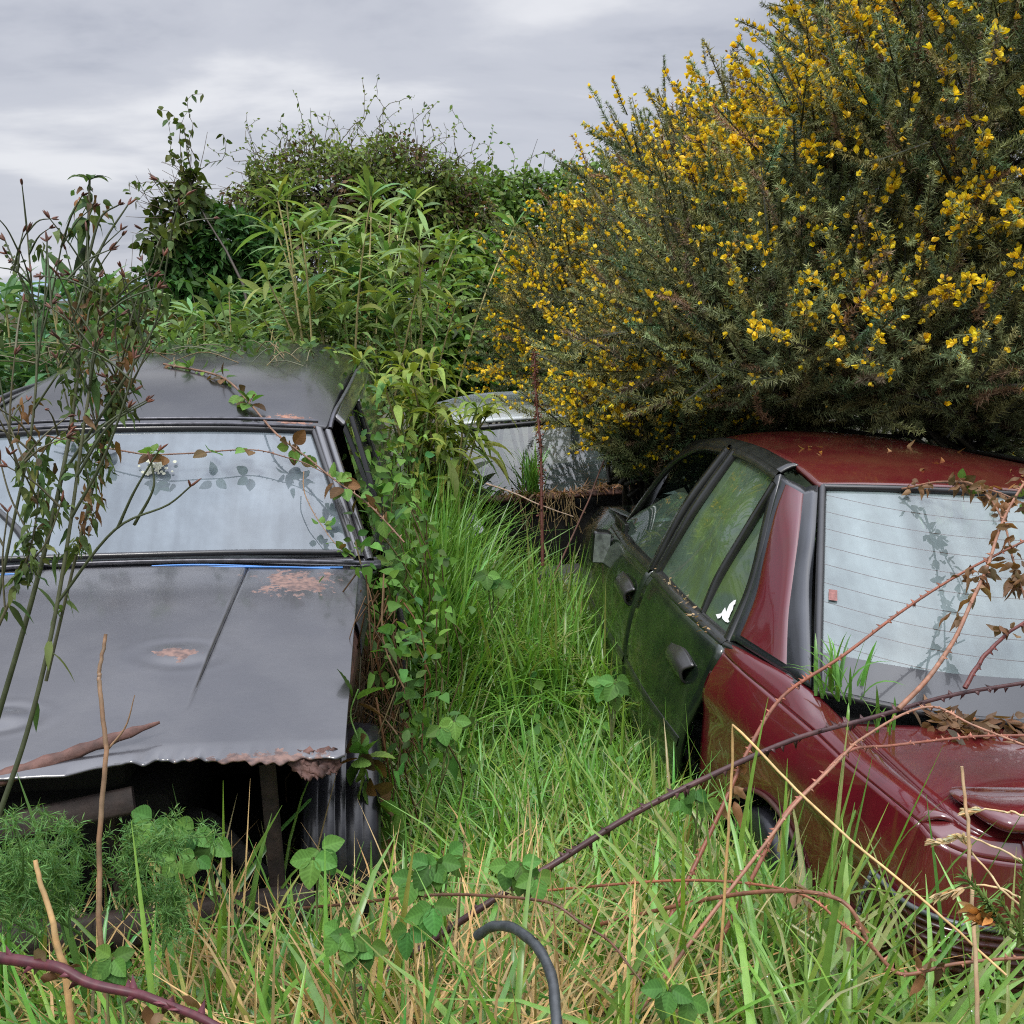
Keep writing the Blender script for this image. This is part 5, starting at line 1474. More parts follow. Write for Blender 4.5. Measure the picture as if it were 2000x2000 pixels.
# raindrops held on the blades
hb = np.concatenate(HERO); k = 2600; i = rng.integers(0, len(hb), k); j = rng.integers(1, 6, k); s_ = rng.integers(0, 3, k)
c0 = hb[i, j, s_] * .6 + hb[i, j, 1] * .4; f_ = rng.uniform(0, 1, (k, 1)); c0 = c0 * f_ + (hb[i, j - 1, s_] * .6 + hb[i, j - 1, 1] * .4) * (1 - f_)
OV = np.array([(1, 0, 0), (-1, 0, 0), (0, 1, 0), (0, -1, 0), (0, 0, 1), (0, 0, -1)], float); OF = np.array([(0, 2, 4), (2, 1, 4), (1, 3, 4), (3, 0, 4), (2, 0, 5), (1, 2, 5), (3, 1, 5), (0, 3, 5)])
gd = Geo(); inst(gd, OV, OF, np.eye(3)[None] * rng.uniform(.0007, .0019, k)[:, None, None], c0 + np.array([0, -.001, .001]), np.ones((k, 3)))
M_drop = simple("rain_drop", (.55, .6, .58), .05, spec=1.0, coat=1.0)
tag(gd.build("raindrops", M_drop), "beads of rain sitting on the foreground grass blades", "raindrops", kind='stuff')

g = Geo()
B = scatter(4000, -1.6, 1.9, 1.0, 2.5, 240, .08); blades(g, B, .60, .0075, colvar(len(B), STRAW, .28, .1), .55, 1.1)
B = scatter(6500, -.80, .15, 1.3, 2.0, 80, .09); blades(g, B, .62, .0075, colvar(len(B), (.46, .32, .15), .28, .08), .9, 1.1)
B = scatter(2600, -.6, 1.1, 2.4, 5.5, 200, .09, lane); blades(g, B, .30, .005, colvar(len(B), (.36, .27, .11), .28, .1), .6, 1.0)
K = 2200; B = scatter(K, -1.2, 1.7, 1.1, 2.4); k = len(B); th = rng.uniform(0, 6.28, k)
leaves(g, B + np.array([0, 0, .14]) + rng.uniform(0, .22, (k, 1)) * np.array([0, 0, 1]), np.stack([np.cos(th), np.sin(th), rng.normal(.1, .2, k)], -1), np.tile([0, 0, 1.0], (k, 1)), rng.uniform(.15, .45, k), .004, colvar(k, (.48, .34, .16), .25), droop=.1, prof='grass')
st = tag(g.build("straw", M_soft), "dead bleached straw matted under the green grass", "straw", kind='stuff')


# ---- creeping bramble and bindweed foliage along the van, over the scuttle and at the wing
def clumpy_leaves(g, centres, n, spread, leaf, col, prof='ovate', up=.7):
    c = np.asarray(centres, float); i = rng.integers(0, len(c), n)
    P = c[i] + rng.normal(0, 1, (n, 3)) * np.asarray(spread)
    D = rdir(n, -.05); Nn = nrm(rdir(n) * .7 + np.array([0, -.45, up]))
    if prof == 'serr': bleaves(g, P, D, Nn, rng.uniform(.6, 1.3, n) * leaf[0], colvar(n, col, .28, .12))
    else: leaves(g, P, D, Nn, rng.uniform(.6, 1.3, n) * leaf[0], rng.uniform(.7, 1.2, n) * leaf[1], colvar(n, col, .28, .12), droop=.25, prof=prof, fold=.22)
    return P


g = Geo()
cs = []
for (u, v, d, k) in [(770, 1010, 3.7, 3), (740, 900, 4.2, 3), (700, 820, 4.6, 2), (690, 760, 5.0, 2), (760, 1090, 3.5, 3), (800, 1160, 3.3, 3), (730, 1130, 3.35, 2), (790, 1240, 3.1, 2), (800, 1330, 2.95, 2), (690, 1085, 3.3, 1), (830, 1420, 2.9, 2), (820, 1050, 3.7, 2), (720, 960, 4.0, 2)]:
    for _ in range(k): cs.append(W(u + rng.normal(0, 18), v + rng.normal(0, 18), d))
P = clumpy_leaves(g, [c for c in cs if c[2] < 1.15], 300, (.065, .10, .075), (.050, .034), (.095, .20, .036), 'heart')
clumpy_leaves(g, cs, 260, (.07, .10, .08), (.042, .024), (.06, .12, .03), 'ovate')
cs2 = [W(u, v, d) for (u, v, d) in [(720, 840, 4.9), (700, 770, 5.2), (750, 880, 4.6), (790, 950, 4.3), (730, 1000, 4.0)]]
clumpy_leaves(g, cs2, 300, (.06, .2, .09), (.036, .022), (.075, .140, .030), 'ovate')
for q in P[::9]:
    e = q + np.array([rng.normal(0, .05), rng.normal(0, .05), -rng.uniform(.15, .4)])
    tube(g, spline([q, (q + e) / 2 + rng.normal(0, .04, 3), e], 6), .003, (.16, .13, .06), 3, cap=False)
# dead hanging stems in the dark gap behind the wheel
for _ in range(90):
    q = W(rng.uniform(690, 790), rng.uniform(1120, 1420), rng.uniform(2.9, 3.3)); e = q + np.array([rng.normal(0, .07), rng.normal(0, .06), -rng.uniform(.15, .45)])
    tube(g, spline([q, (q + e) / 2 + rng.normal(0, .05, 3), e], 7), rng.uniform(.0015, .0035), colvar(1, (.14, .085, .045), .3)[0], 3, cap=False)
tag(g.build("undergrowth", M_leaf), "tangle of bindweed and bramble leaves crowding the van's open wing", "undergrowth", kind='stuff')

g = Geo()
cs = [np.array([x, y, gz(x, y) + .22]) for x, y in zip(rng.uniform(-.4, 1.05, 75), rng.uniform(2.4, 6.2, 75)) if not in_car(np.array([x]), np.array([y]))[0]]
clumpy_leaves(g, cs, 1500, (.07, .09, .06), (.055, .040), (.095, .20, .040), 'ovate')
cs = [np.array([x, y, gz(x, y) + .20]) for x, y in zip(rng.uniform(-1.5, 1.3, 60), rng.uniform(1.2, 2.4, 60))]
clumpy_leaves(g, cs, 420, (.06, .06, .06), (.048, .036), (.085, .19, .036), 'serr')
# yellow fern like fronds by the red car
tag(g.build("ground_leaves", M_leaf), "low bramble and nettle leaves growing among the grass", "undergrowth", kind='stuff')
# leaves covering the far end of the van roof
g = Geo()
cs = [van_w((x, y, 1.56)) for x, y in zip(rng.uniform(-.85, .55, 40), rng.uniform(1.9, 2.9, 40))]
clumpy_leaves(g, cs, 520, (.06, .10, .02), (.055, .022), (.065, .12, .03), 'lance')
for _ in range(28):
    q = van_w((rng.uniform(-.8, .55), rng.uniform(1.3, 2.3), 1.535)); d = rng.normal(0, .25, 2); e = q + np.array([d[0] * 1.6, d[1], .0])
    tube(g, spline([q, (q + e) / 2 + [0, 0, rng.uniform(.01, .08)], e], 8), .0025, colvar(1, (.24, .20, .12), .3)[0], 3, cap=False)
tag(g.build("roof_creeper", M_leaf), "creeper spilling over the back of the van roof", "creeper", kind='stuff')

# ---- dead leaves on the red boot, roof and along trims; trash on the wreck
def litter(n, pts, spread, leaf, col, wf):
    g = Geo(); c = np.array([wf(p) for p in pts]); i = rng.integers(0, len(c), n)
    P = c[i] + rng.normal(0, 1, (n, 3)) * np.asarray(spread)
    P[:, 2] = np.maximum(P[:, 2], c[i][:, 2] - .002)
    leaves(g, P, rdir(n) * [1, 1, .4], nrm(rdir(n) * .8 + [0, 0, 1]), rng.uniform(.6, 1.4, n) * leaf[0], rng.uniform(.6, 1.3, n) * leaf[1], colvar(n, col, .35, .12), droop=rng.uniform(-.4, .6, n), prof='ovate', fold=.4)
    return g


BROWN = (.17, .10, .055)
pts = [(x, .60 - .06 * (1 - abs(x) / .5) + rng.normal(0, .02), .905) for x in np.linspace(-.42, .55, 30)] + [(x, .52 + rng.normal(0, .02), .91) for x in np.linspace(-.05, .5, 16)]
g = litter(620, pts, (.03, .035, .008), (.045, .022), BROWN, red_w)
tag(g.build("leaf_litter", M_soft), "drift of brown dead leaves on the red boot below the rear window", "dead leaves", kind='stuff')
pts = [(rng.uniform(-.42, .6), rng.uniform(1.32, 1.95), 1.425 + .0 * 1) for _ in range(40)] + [(x, 1.30, 1.405) for x in np.linspace(.0, .6, 18)]
g = litter(130, pts, (.02, .03, .003), (.035, .014), (.34, .19, .08), red_w)
tag(g.build("leaf_litter", M_soft), "scattered dead leaves and bits on the red saloon roof", "dead leaves", kind='stuff')
pts = [(-.80 + .03 * t, 1.3 + .75 * t, .885) for t in np.linspace(0, 1, 14)] + [(-.555 - .22 * t, 2.02 + .03 * t, 1.37 - .48 * t) for t in np.linspace(0, 1, 14)]
g = litter(110, pts, (.010, .02, .006), (.018, .008), (.32, .22, .12), red_w)
tag(g.build("leaf_litter", M_soft), "dry flecks caught along the black door trims", "dead leaves", kind='stuff')


def sil_w(p):
    p = np.asarray(p, float); c, s = math.cos(SIL_YAW), math.sin(SIL_YAW)
    return np.stack([p[..., 0] * c - p[..., 1] * s, p[..., 0] * s + p[..., 1] * c, p[..., 2]], -1) + np.array(SIL_LOC)


pts = [(x, -.12 + rng.normal(0, .02), .95 + .03 * (x > .1)) for x in np.linspace(-.4, .6, 24)]
g = litter(520, pts, (.03, .04, .012), (.06, .010), (.24, .14, .075), sil_w)
for _ in range(42):
    x = rng.uniform(-.32, .05); q = sil_w((x, -.15, .95)); e = q + np.array([rng.normal(0, .06), -.03, -rng.uniform(.08, .28)])
    tube(g, spline([q, (q + e) / 2 + rng.normal(0, .02, 3), e], 6), .003, (.40, .30, .16), 3, cap=False)
tag(g.build("plant_debris", M_soft), "matted roots and dead stems hanging over the wreck's empty boot", "debris", kind='stuff')


# ------------------------------------------------------------------ single plants and canes
def tuft(label, base, n, L, wd, col, lean=.3, bend=.5, name="grass_tuft"):
    t = thing(name, label, "grass tuft", tuple(float(x) for x in base))
    g = Geo(); B = np.asarray(base) + rng.normal(0, 1, (n, 3)) * [.03, .02, 0]
    blades(g, B, L, wd, colvar(n, col, .2), lean, bend)
    g.build("blades", M_grass, t); return t


tuft("green grass tuft growing on the wreck's shelf in front of its rear window", sil_w((-.22, -.14, .95)), 60, .33, .009, (.13, .28, .05), .25, .35)
tuft("green grass tuft sprouting at the lower left corner of the saloon rear window", red_w((-.60, .74, .905)), 26, .19, .010, (.13, .27, .05), .35, .5)
tuft("tiny grass sprout in the gap of the red boot lid", red_w((-.57, .60, .875)), 9, .11, .009, (.14, .29, .05), .3, .4)


import mathutils.bvhtree as _bvh
bpy.context.view_layer.update()
_vv, _ff = [], []
for o in van.children:
    if o.name.split('.')[0] in ("roof", "windscreen", "bonnet", "scuttle_panel", "door_pillar"):
        mw = o.matrix_world; b0 = len(_vv)
        _vv += [mw @ v.co for v in o.data.vertices]; _ff += [[i + b0 for i in p.vertices] for p in o.data.polygons]
VAN_BVH = _bvh.BVHTree.FromPolygons(_vv, _ff)


def lay(u, v, lift, far=9.0):
    """point resting just above the van's surface where the photo shows it at (u, v); returns a (u, v, depth) triple"""
    o = mathutils.Vector((0, 0, H)); d = mathutils.Vector(W(u, v, 1.0)) - o
    hit = VAN_BVH.ray_cast(o, d)
    if hit[0] is None: return (u, v, far)
    k = (hit[0] - o).length / d.length
    return (u, v, k - lift)


def bramble(label, px, r, col=(.13, .045, .035), thorns=True, dead=0, green=0, leafsize=.05, name="bramble_cane", group="thorny bramble canes", seg=70, kink=.006, root=False):
    """arching thorny cane through photo points (u, v, depth)"""
    pts = np.array([W(*q) for q in px])
    z0 = float(gz(pts[0, 0], pts[0, 1]))
    if root and pts[0, 2] - z0 > .03:      # carry the cane on down to the ground it grows from
        d0 = nrm(pts[0] - pts[1]); d0[2] = min(d0[2], -.45); e0 = pts[0] + d0 * ((pts[0, 2] - z0 + .03) / -d0[2])
        pts = np.concatenate([[e0], pts])
    p = spline(pts, seg)
    b = thing(name, label, "bramble", tuple(float(x) for x in pts[0]), group=group)
    p = p + kink * np.stack([wob(seg, 5), wob(seg, 5), wob(seg, 5)], -1) * .5
    g = Geo(); tube(g, p, np.linspace(r, r * .55, seg), colvar(seg, col, .12, .06), 8)
    T = nrm(np.gradient(p, axis=0))
    L = np.linalg.norm(np.diff(p, axis=0), axis=1).sum()
    if thorns:
        k = int(L / .022)
        for i in rng.uniform(1, seg - 2, k):
            j = int(i); q = p[j] + (p[j + 1] - p[j]) * (i - j); d = nrm(np.cross(T[j], rng.normal(size=3))); rr = r * .85
            a = nrm(np.cross(T[j], d)); h = rng.uniform(1.3, 2.2) * max(r, .003)
            base = q + d * rr * .7
            V = [base + T[j] * rr * .8, base - T[j] * rr * .8 + a * rr * .3, base - T[j] * rr * .8 - a * rr * .3, base + d * h - T[j] * rr * .9]
            g.add(V, [[0, 1, 3], [1, 2, 3], [2, 0, 3]], np.array(col) * rng.uniform(1.1, 1.9))
    g.build("stem", M_wet, b)
    if dead:
        g = Geo()
        for _ in range(dead):
            j = rng.integers(5, seg - 2); k = rng.integers(3, 7)
            Pq = np.repeat(p[j][None], k, 0) + rng.normal(0, .012, (k, 3))
            leaves(g, Pq, rdir(k, -.6), rdir(k, .3), rng.uniform(.5, 1, k) * leafsize, rng.uniform(.3, .6, k) * leafsize, colvar(k, (.20, .115, .06), .3), droop=rng.uniform(-.3, .9, k), prof='ovate', fold=.5, wave=.06)
        g.build("dead_leaves", M_soft, b)
    if green:
        g = Geo()
        for _ in range(green):
            j = rng.integers(2, seg - 1); d = nrm(rng.normal(size=3) + [0, -.3, .8])
            for a in (-.9, 0, .9):
                ca, sa = math.cos(a), math.sin(a); hd = nrm(np.cross(T[j], d)); dd = hd * ca + T[j] * sa
                if rng.uniform() < .5: dd = -dd
                bleaves(g, (p[j] + dd * .012)[None], dd[None], d[None], leafsize * rng.uniform(.7, 1.1), colvar(1, (.10, .19, .04) if rng.uniform() > .25 else (.12, .07, .03), .25))
        g.build("leaves", M_leaf, b)
    return b


RD = (.20, .075, .045)
bramble("thick purple thorny cane lying across the bottom left corner", [(-40, 1862, 1.30), (80, 1886, 1.28), (200, 1925, 1.26), (330, 1962, 1.24), (520, 2040, 1.2)], .0078, (.075, .022, .028), dead=2, leafsize=.04)
bramble("long dark thick cane from the grass up over the red boot", [(1000, 1735, 2.15), (1080, 1690, 2.18), (1250, 1585, 2.2), (1400, 1510, 2.22), (1560, 1440, 2.28), (1700, 1398, 2.34), (1860, 1352, 2.4), (2040, 1325, 2.45)], .0085, (.060, .030, .030), root=True)
bramble("reddish cane crossing the rear window from wing to right edge", [(1400, 1600, 2.2), (1470, 1450, 2.28), (1530, 1360, 2.4), (1640, 1285, 2.5), (1760, 1195, 2.6), (1880, 1120, 2.65), (2040, 1040, 2.7)], .0055, RD, dead=3, leafsize=.05, root=True)
bramble("reddish cane rising from the boot to the top right of the rear window", [(1755, 1385, 2.3), (1830, 1300, 2.38), (1890, 1200, 2.5), (1930, 1100, 2.6), (1960, 1010, 2.7), (2030, 900, 2.8)], .006, (.24, .12, .075), dead=7, leafsize=.055)
bramble("thin reddish cane sweeping down over the red wing to the wheel arch", [(1480, 1690, 2.1), (1530, 1590, 2.12), (1600, 1520, 2.16), (1660, 1465, 2.2), (1740, 1455, 2.26), (1880, 1440, 2.34), (2040, 1437, 2.4)], .005, (.23, .09, .06), root=True)
bramble("pale orange cane bending from the dead leaves across the boot lid", [(1500, 1640, 2.0), (1560, 1560, 2.05), (1640, 1480, 2.12), (1690, 1440, 2.2), (1830, 1385, 2.3), (1900, 1420, 2.25), (2040, 1470, 2.2)], .0042, (.28, .14, .09), root=True)
bramble("dark red cane standing over the lower right of the rear window", [(1880, 1345, 2.4), (1920, 1290, 2.42), (1960, 1245, 2.45), (2030, 1190, 2.5)], .006, (.11, .035, .03), dead=2, leafsize=.04)
bramble("brown cane with shrivelled leaves hanging at the right edge above the window", [(1830, 940, 3.1), (1900, 950, 2.95), (1950, 1000, 2.8), (1985, 1100, 2.65), (2010, 1200, 2.6)], .004, (.19, .10, .06), dead=14, leafsize=.05)
bramble("cane looping along the roof edge above the rear window", [(1760, 955, 3.15), (1850, 940, 3.05), (1930, 955, 2.95), (2030, 1000, 2.8)], .0035, (.20, .10, .06), dead=9, green=2, leafsize=.04)
bramble("cane crossing in front of the tail lamp with a withered nettle leaf", [(1640, 1760, 1.75), (1700, 1850, 1.72), (1755, 1900, 1.7), (1860, 1885, 1.7), (2040, 1870, 1.7)], .0048, (.19, .085, .05), dead=3, leafsize=.05, root=True)
bramble("short reddish cane in the grass beside the saloon's lower wing", [(1560, 1740, 1.9), (1640, 1800, 1.85), (1700, 1845, 1.8), (1760, 1905, 1.75)], .0035, (.26, .10, .055), root=True)
bramble("brown cane threading through grass left of the black hose", [(1050, 1760, 1.8), (1130, 1800, 1.75), (1200, 1850, 1.7), (1300, 1960, 1.6)], .0035, (.10, .05, .03), root=True)
bramble("bramble runner draped from van roof down over the windscreen pillar", [lay(320, 712, .06), lay(430, 735, .06), lay(490, 790, .07), lay(545, 850, .10), lay(600, 895, .10), lay(650, 935, .10), (720, 985, 3.45), (790, 1060, 3.3)], .0048, (.16, .09, .055), green=26, leafsize=.058, name="bramble_runner")
bramble("second bramble runner lying level across the top of the windscreen", [lay(90, 850, .06), lay(200, 872, .08), lay(300, 888, .09), lay(400, 884, .09), lay(500, 880, .09), lay(570, 895, .09), lay(640, 925, .10)], .0032, (.15, .08, .05), green=10, leafsize=.05, name="bramble_runner")
bramble("thin dangling runner on the right of the windscreen", [lay(592, 920, .09), lay(596, 970, .08), lay(625, 1020, .07), lay(655, 1060, .06), lay(690, 1090, .08)], .0022, (.20, .12, .06), green=5, leafsize=.03, name="bramble_runner")
bramble("leafy bindweed stem climbing beside the bonnet corner above the tyre", [(735, 1560, 2.65), (712, 1500, 2.6), (700, 1440, 2.58), (685, 1390, 2.6), (700, 1345, 2.6)], .0035, (.14, .26, .06), thorns=False, green=13, leafsize=.075, name="bindweed_stem", group=None, root=True)
bramble("long thin dead cane leaning over the wreck by the gorse", [(1125, 1030, 5.2), (1160, 950, 5.2), (1190, 880, 5.2), (1215, 835, 5.2)], .006, (.17, .09, .07), thorns=False, root=True)
bramble("pale dead stalk slanting across the wreck's empty boot", [(950, 945, 5.5), (1010, 965, 5.4), (1060, 988, 5.3), (1120, 1010, 5.2)], .005, (.34, .24, .17), thorns=False, name="dead_stalk", group=None)


# dock spike in the lane
dk = thing("dock_stalk", "dead rusty brown dock stalk standing upright in the lane before the wreck", "dead plant", tuple(float(x) for x in W(1060, 1105, 4.6)))
g = Geo(); p = spline([W(1060, 1105, 4.6), W(1058, 1000, 4.6), W(1056, 880, 4.62), W(1046, 760, 4.65), W(1044, 690, 4.66)], 40); tube(g, p, np.linspace(.009, .004, 40), (.10, .035, .025), 6); g.build("stem", M_bark, dk)
g = Geo(); k = 420; j = np.clip(np.concatenate([rng.integers(26, 40, 270), rng.integers(8, 26, 150)]), 0, 39); th = rdir(k, .4)
leaves(g, p[j] + th * rng.uniform(.002, .016, (k, 1)), th, rdir(k), .014, .009, colvar(k, (.14, .055, .035), .3), prof='quick'); g.build("seeds", M_soft, dk)


# tall weeds standing in front of the van on the left
def weed(label, px, r, branches, seedc=(.11, .045, .028), nleaf=10, wither=10, col=(.045, .055, .026), leafL=.085, topleaf=False):
    pts = np.array([W(*q) for q in px]); seg = 50; p = spline(pts, seg)
    w = thing("tall_weed", label, "weed", tuple(float(x) for x in pts[0]), group="tall stemmy weeds before the van")
    g = Geo()
    cc = np.linspace(0, 1, seg)[:, None] * np.array([.06, .045, .02]) * .6 + np.array(col) * rng.uniform(.8, 1.2, (seg, 1))
    tube(g, p, np.linspace(r * .72, r * .30, seg), cc, 8); g.build("stem", M_wet, w)
    sb = Geo(); sd = Geo(); lf = Geo(); tips = []
    for bpx in branches:
        bp = spline([W(*q) for q in bpx], 18); tube(sb, bp, np.linspace(r * .45, .0014, 18), np.array(col) * 1.2, 5, cap=False); tips.append(bp)
    for _ in range(int(len(branches) * 2.0) + 10):
        src = tips[rng.integers(len(tips))] if (tips and rng.uniform() < .55) else p[int(seg * .4):]
        j = rng.integers(len(src) // 3, len(src)); d = nrm(np.array([rng.normal(0, .6), rng.normal(0, .5), rng.uniform(.5, 1.1)])); L = rng.uniform(.05, .14)
        e_ = src[j] + d * L
        if e_[2] > H + .17 + .03 * math.sin(e_[0] * 40): continue
        q = spline([src[j], src[j] + d * L * .5 + [0, 0, .01], src[j] + d * L + [0, 0, .02 * L]], 8); tube(sb, q, np.linspace(.0022, .001, 8), np.array(col) * 1.3, 4, cap=False); tips.append(q)
    for t in tips:
        e = t[-1]; d0 = nrm(t[-1] - t[-2])
        for _ in range(rng.integers(2, 5)):
            d = nrm(d0 + rng.normal(0, .35, 3)); L = rng.uniform(.010, .022)
            tube(sb, np.array([e, e + d * L * .25, e + d * L * .7, e + d * L]), [.0012, .0022, .0018, .0004], colvar(1, seedc, .25)[0], 5, cap=False)
    if sb.n: sb.build("flowering_shoots", M_bark, w)
    j = rng.integers(seg // 6, seg - 1, nleaf); k = nleaf
    if k:
        leaves(lf, p[j], rdir(k, -.1), rdir(k, .6), rng.uniform(.5, 1.1, k) * leafL * .7, rng.uniform(.18, .3, k) * leafL * .7, colvar(k, (.085, .130, .040), .3), droop=.7, prof='lance', fold=.3)
    for _ in range(wither):
        src = p if (not tips or rng.uniform() < .6) else tips[rng.integers(len(tips))]
        j = rng.integers(len(src) // 3, len(src)); k = rng.integers(3, 8)
        leaves(lf, src[j] + rng.normal(0, .012, (k, 3)), rdir(k, -.5), rdir(k), rng.uniform(.4, .9, k) * leafL * .42, rng.uniform(.2, .4, k) * leafL * .42, colvar(k, (.085, .125, .042) if rng.uniform() > .2 else (.15, .09, .045), .3), droop=rng.uniform(0, 1.2, k), prof='ovate', fold=.45, wave=.08)
    if topleaf:
        k = 7; th = np.linspace(0, 6.28, k); leaves(lf, np.repeat(p[-1][None], k, 0), np.stack([np.cos(th), np.sin(th), np.full(k, .7)], -1), np.tile([0, 0, 1.0], (k, 1)), .06, .018, colvar(k, (.07, .12, .03), .2), droop=.5, prof='lance')
        for jj in (46, 44, 41, 38):
            k = 4; leaves(lf, np.repeat(p[jj][None], k, 0), rdir(k, .0), rdir(k, 1), .055, .022, colvar(k, (.05, .09, .03), .2), droop=.7, prof='ovate')
    if lf.n: lf.build("leaves", M_leaf, w)
    return w


D0 = 1.85
weed("tallest weed with a fresh leaf rosette at its tip and clusters of withered leaves", [(-10, 1420, D0), (60, 1180, D0), (110, 980, D0), (145, 790, D0 + .03), (162, 600, D0 + .05), (172, 450, D0 + .07), (175, 352, D0 + .08)], .0072,
     [[(165, 560, D0), (205, 470, D0), (250, 400, D0)], [(168, 520, D0), (200, 420, D0), (232, 400, D0)], [(150, 700, D0), (220, 600, D0), (300, 540, D0 - .05)], [(120, 930, D0), (230, 760, D0 - .05), (300, 640, D0 - .05), (330, 490, D0 - .08)]], nleaf=10, wither=27, topleaf=True)
weed("straight dark weed stem leaning right with many thin side shoots", [(-5, 1600, 1.7), (50, 1440, 1.72), (100, 1240, 1.74), (135, 1040, 1.76), (160, 860, 1.78), (185, 690, 1.8), (200, 560, 1.82)], .0066,
     [[(140, 1010, 1.76), (200, 900, 1.74), (250, 760, 1.72), (262, 700, 1.72)], [(110, 1180, 1.75), (230, 1030, 1.7), (330, 985, 1.66), (372, 950, 1.64)], [(230, 1030, 1.7), (262, 960, 1.68), (310, 880, 1.66)], [(262, 1025, 1.7), (300, 950, 1.68), (296, 905, 1.68)], [(150, 930, 1.77), (215, 830, 1.75), (288, 785, 1.72)]], nleaf=10, wither=13)
weed("forked weed at the photo's left edge with red brown seed heads against the sky", [(-30, 1300, 1.9), (20, 1050, 1.9), (60, 850, 1.9), (72, 700, 1.92), (62, 560, 1.94), (52, 440, 1.95)], .0050,
     [[(72, 690, 1.92), (100, 580, 1.92), (122, 470, 1.9)], [(72, 720, 1.92), (86, 600, 1.92), (92, 470, 1.92)], [(60, 600, 1.94), (35, 530, 1.95), (10, 470, 1.95)], [(40, 950, 1.9), (10, 800, 1.88), (-10, 690, 1.88)], [(66, 800, 1.9), (120, 720, 1.88), (170, 650, 1.86)]], nleaf=5, wither=10)
weed("low leafy weed with curled yellowing leaves at the left edge", [(-20, 1260, 1.75), (25, 1160, 1.75), (62, 1060, 1.75), (75, 960, 1.75), (70, 870, 1.76)], .0042,
     [[(40, 1120, 1.75), (90, 1060, 1.74), (120, 980, 1.73)], [(10, 1200, 1.75), (5, 1090, 1.74), (15, 1000, 1.73)], [(60, 1050, 1.75), (20, 970, 1.74), (0, 900, 1.74)]], nleaf=26, wither=31, col=(.07, .065, .035), leafL=.075)
weed("brown topped bushy weed right of the tallest stem before the van roof", [(90, 1330, 1.95), (150, 1080, 1.95), (205, 860, 1.96), (240, 720, 1.97), (262, 620, 1.98)], .0048,
     [[(200, 880, 1.96), (170, 760, 1.95), (150, 640, 1.95)], [(225, 780, 1.97), (270, 690, 1.96), (320, 610, 1.95)], [(235, 730, 1.97), (225, 640, 1.97), (235, 560, 1.97)], [(250, 680, 1.97), (290, 590, 1.96), (320, 500, 1.95)], [(180, 960, 1.96), (140, 820, 1.95), (110, 700, 1.95)], [(215, 820, 1.96), (260, 745, 1.95), (285, 690, 1.95)]], nleaf=12, wither=71, col=(.055, .058, .03))


def stick(label, px, r, col, name="dead_stick", forks=(), seeds=0):
    pts = np.array([W(*q) for q in px])
    if not seeds: pts = np.concatenate([[[pts[0, 0], pts[0, 1], float(gz(pts[0, 0], pts[0, 1])) - .02]], pts])
    s = thing(name, label, "stick", tuple(float(x) for x in pts[0]))
    g = Geo(); p = np.concatenate([spline(pts[i:i + 2], 8)[:-1] for i in range(len(pts) - 1)] + [pts[-1:]]); n = len(p)
    p = p + .0006 * rng.normal(size=p.shape) + .003 * np.stack([wob(n, 3), wob(n, 3), wob(n, 3)], -1) * np.sin(np.linspace(0, np.pi, n))[:, None]
    tube(g, p, np.linspace(r, r * .6, n), colvar(n, col, .15, .05), 7); g.build("stem", M_bark, s)
    for f in forks:
        g = Geo(); q = spline([W(*a) for a in f], 10); tube(g, q, np.linspace(r * .45, .0008, 10), np.array(col) * 1.1, 5, cap=False); g.build("twig", M_bark, s)
    if seeds:
        g = Geo(); e = p[-int(n * .3):]; k = seeds; j = rng.integers(0, len(e), k); d = nrm(np.gradient(p, axis=0))[-1]
        leaves(g, e[j], nrm(d + rdir(k) * .45), rdir(k), .016, .005, colvar(k, (.55, .42, .24), .2), prof='ovate'); g.build("seed_head", M_soft, s)
    return s


stick("upright brown dead stick with a forked twig before the van bonnet", [(192, 1800, 1.75), (194, 1640, 1.75), (210, 1462, 1.76), (195, 1330, 1.77), (193, 1310, 1.77), (207, 1238, 1.78)], .0052, (.24, .15, .09), forks=[[(212, 1462, 1.76), (245, 1420, 1.75), (263, 1358, 1.74)]])
stick("short broken tan stalk in the bottom left grass", [(125, 1880, 1.45), (95, 1770, 1.46), (68, 1680, 1.47)], .0055, (.42, .27, .12))
stick("long straw stalk snapped at the top and sloping down to the right", [(1418, 1660, 1.75), (1424, 1418, 1.72), (1560, 1540, 1.6), (1760, 1715, 1.45), (1965, 1905, 1.35)], .0028, (.50, .33, .14), name="straw_stalk")
stick("thin upright dead stalk before the tail of the saloon", [(1915, 2010, 1.3), (1900, 1800, 1.32), (1886, 1600, 1.34), (1880, 1497, 1.35)], .0034, (.40, .27, .15), name="straw_stalk")
for lab, px in [("nodding seed head of dry grass over the boot corner", [(2030, 1700, 1.4), (1960, 1655, 1.42), (1900, 1640, 1.44), (1828, 1648, 1.45)]), ("lower dry grass seed head in front of the tail corner", [(2030, 1800, 1.4), (1960, 1735, 1.42), (1895, 1660, 1.44), (1880, 1640, 1.44)]), ("dry grass seed head nearest the tail lamp", [(2020, 1760, 1.4), (1960, 1738, 1.42), (1900, 1735, 1.43), (1836, 1748, 1.44)]), ("dry grass seed head lying over the spoiler", [(2040, 1600, 1.45), (1980, 1588, 1.46), (1930, 1582, 1.47), (1892, 1588, 1.48)])]:
    stick(lab, px, .0018, (.52, .38, .2), name="seed_stalk", seeds=55)

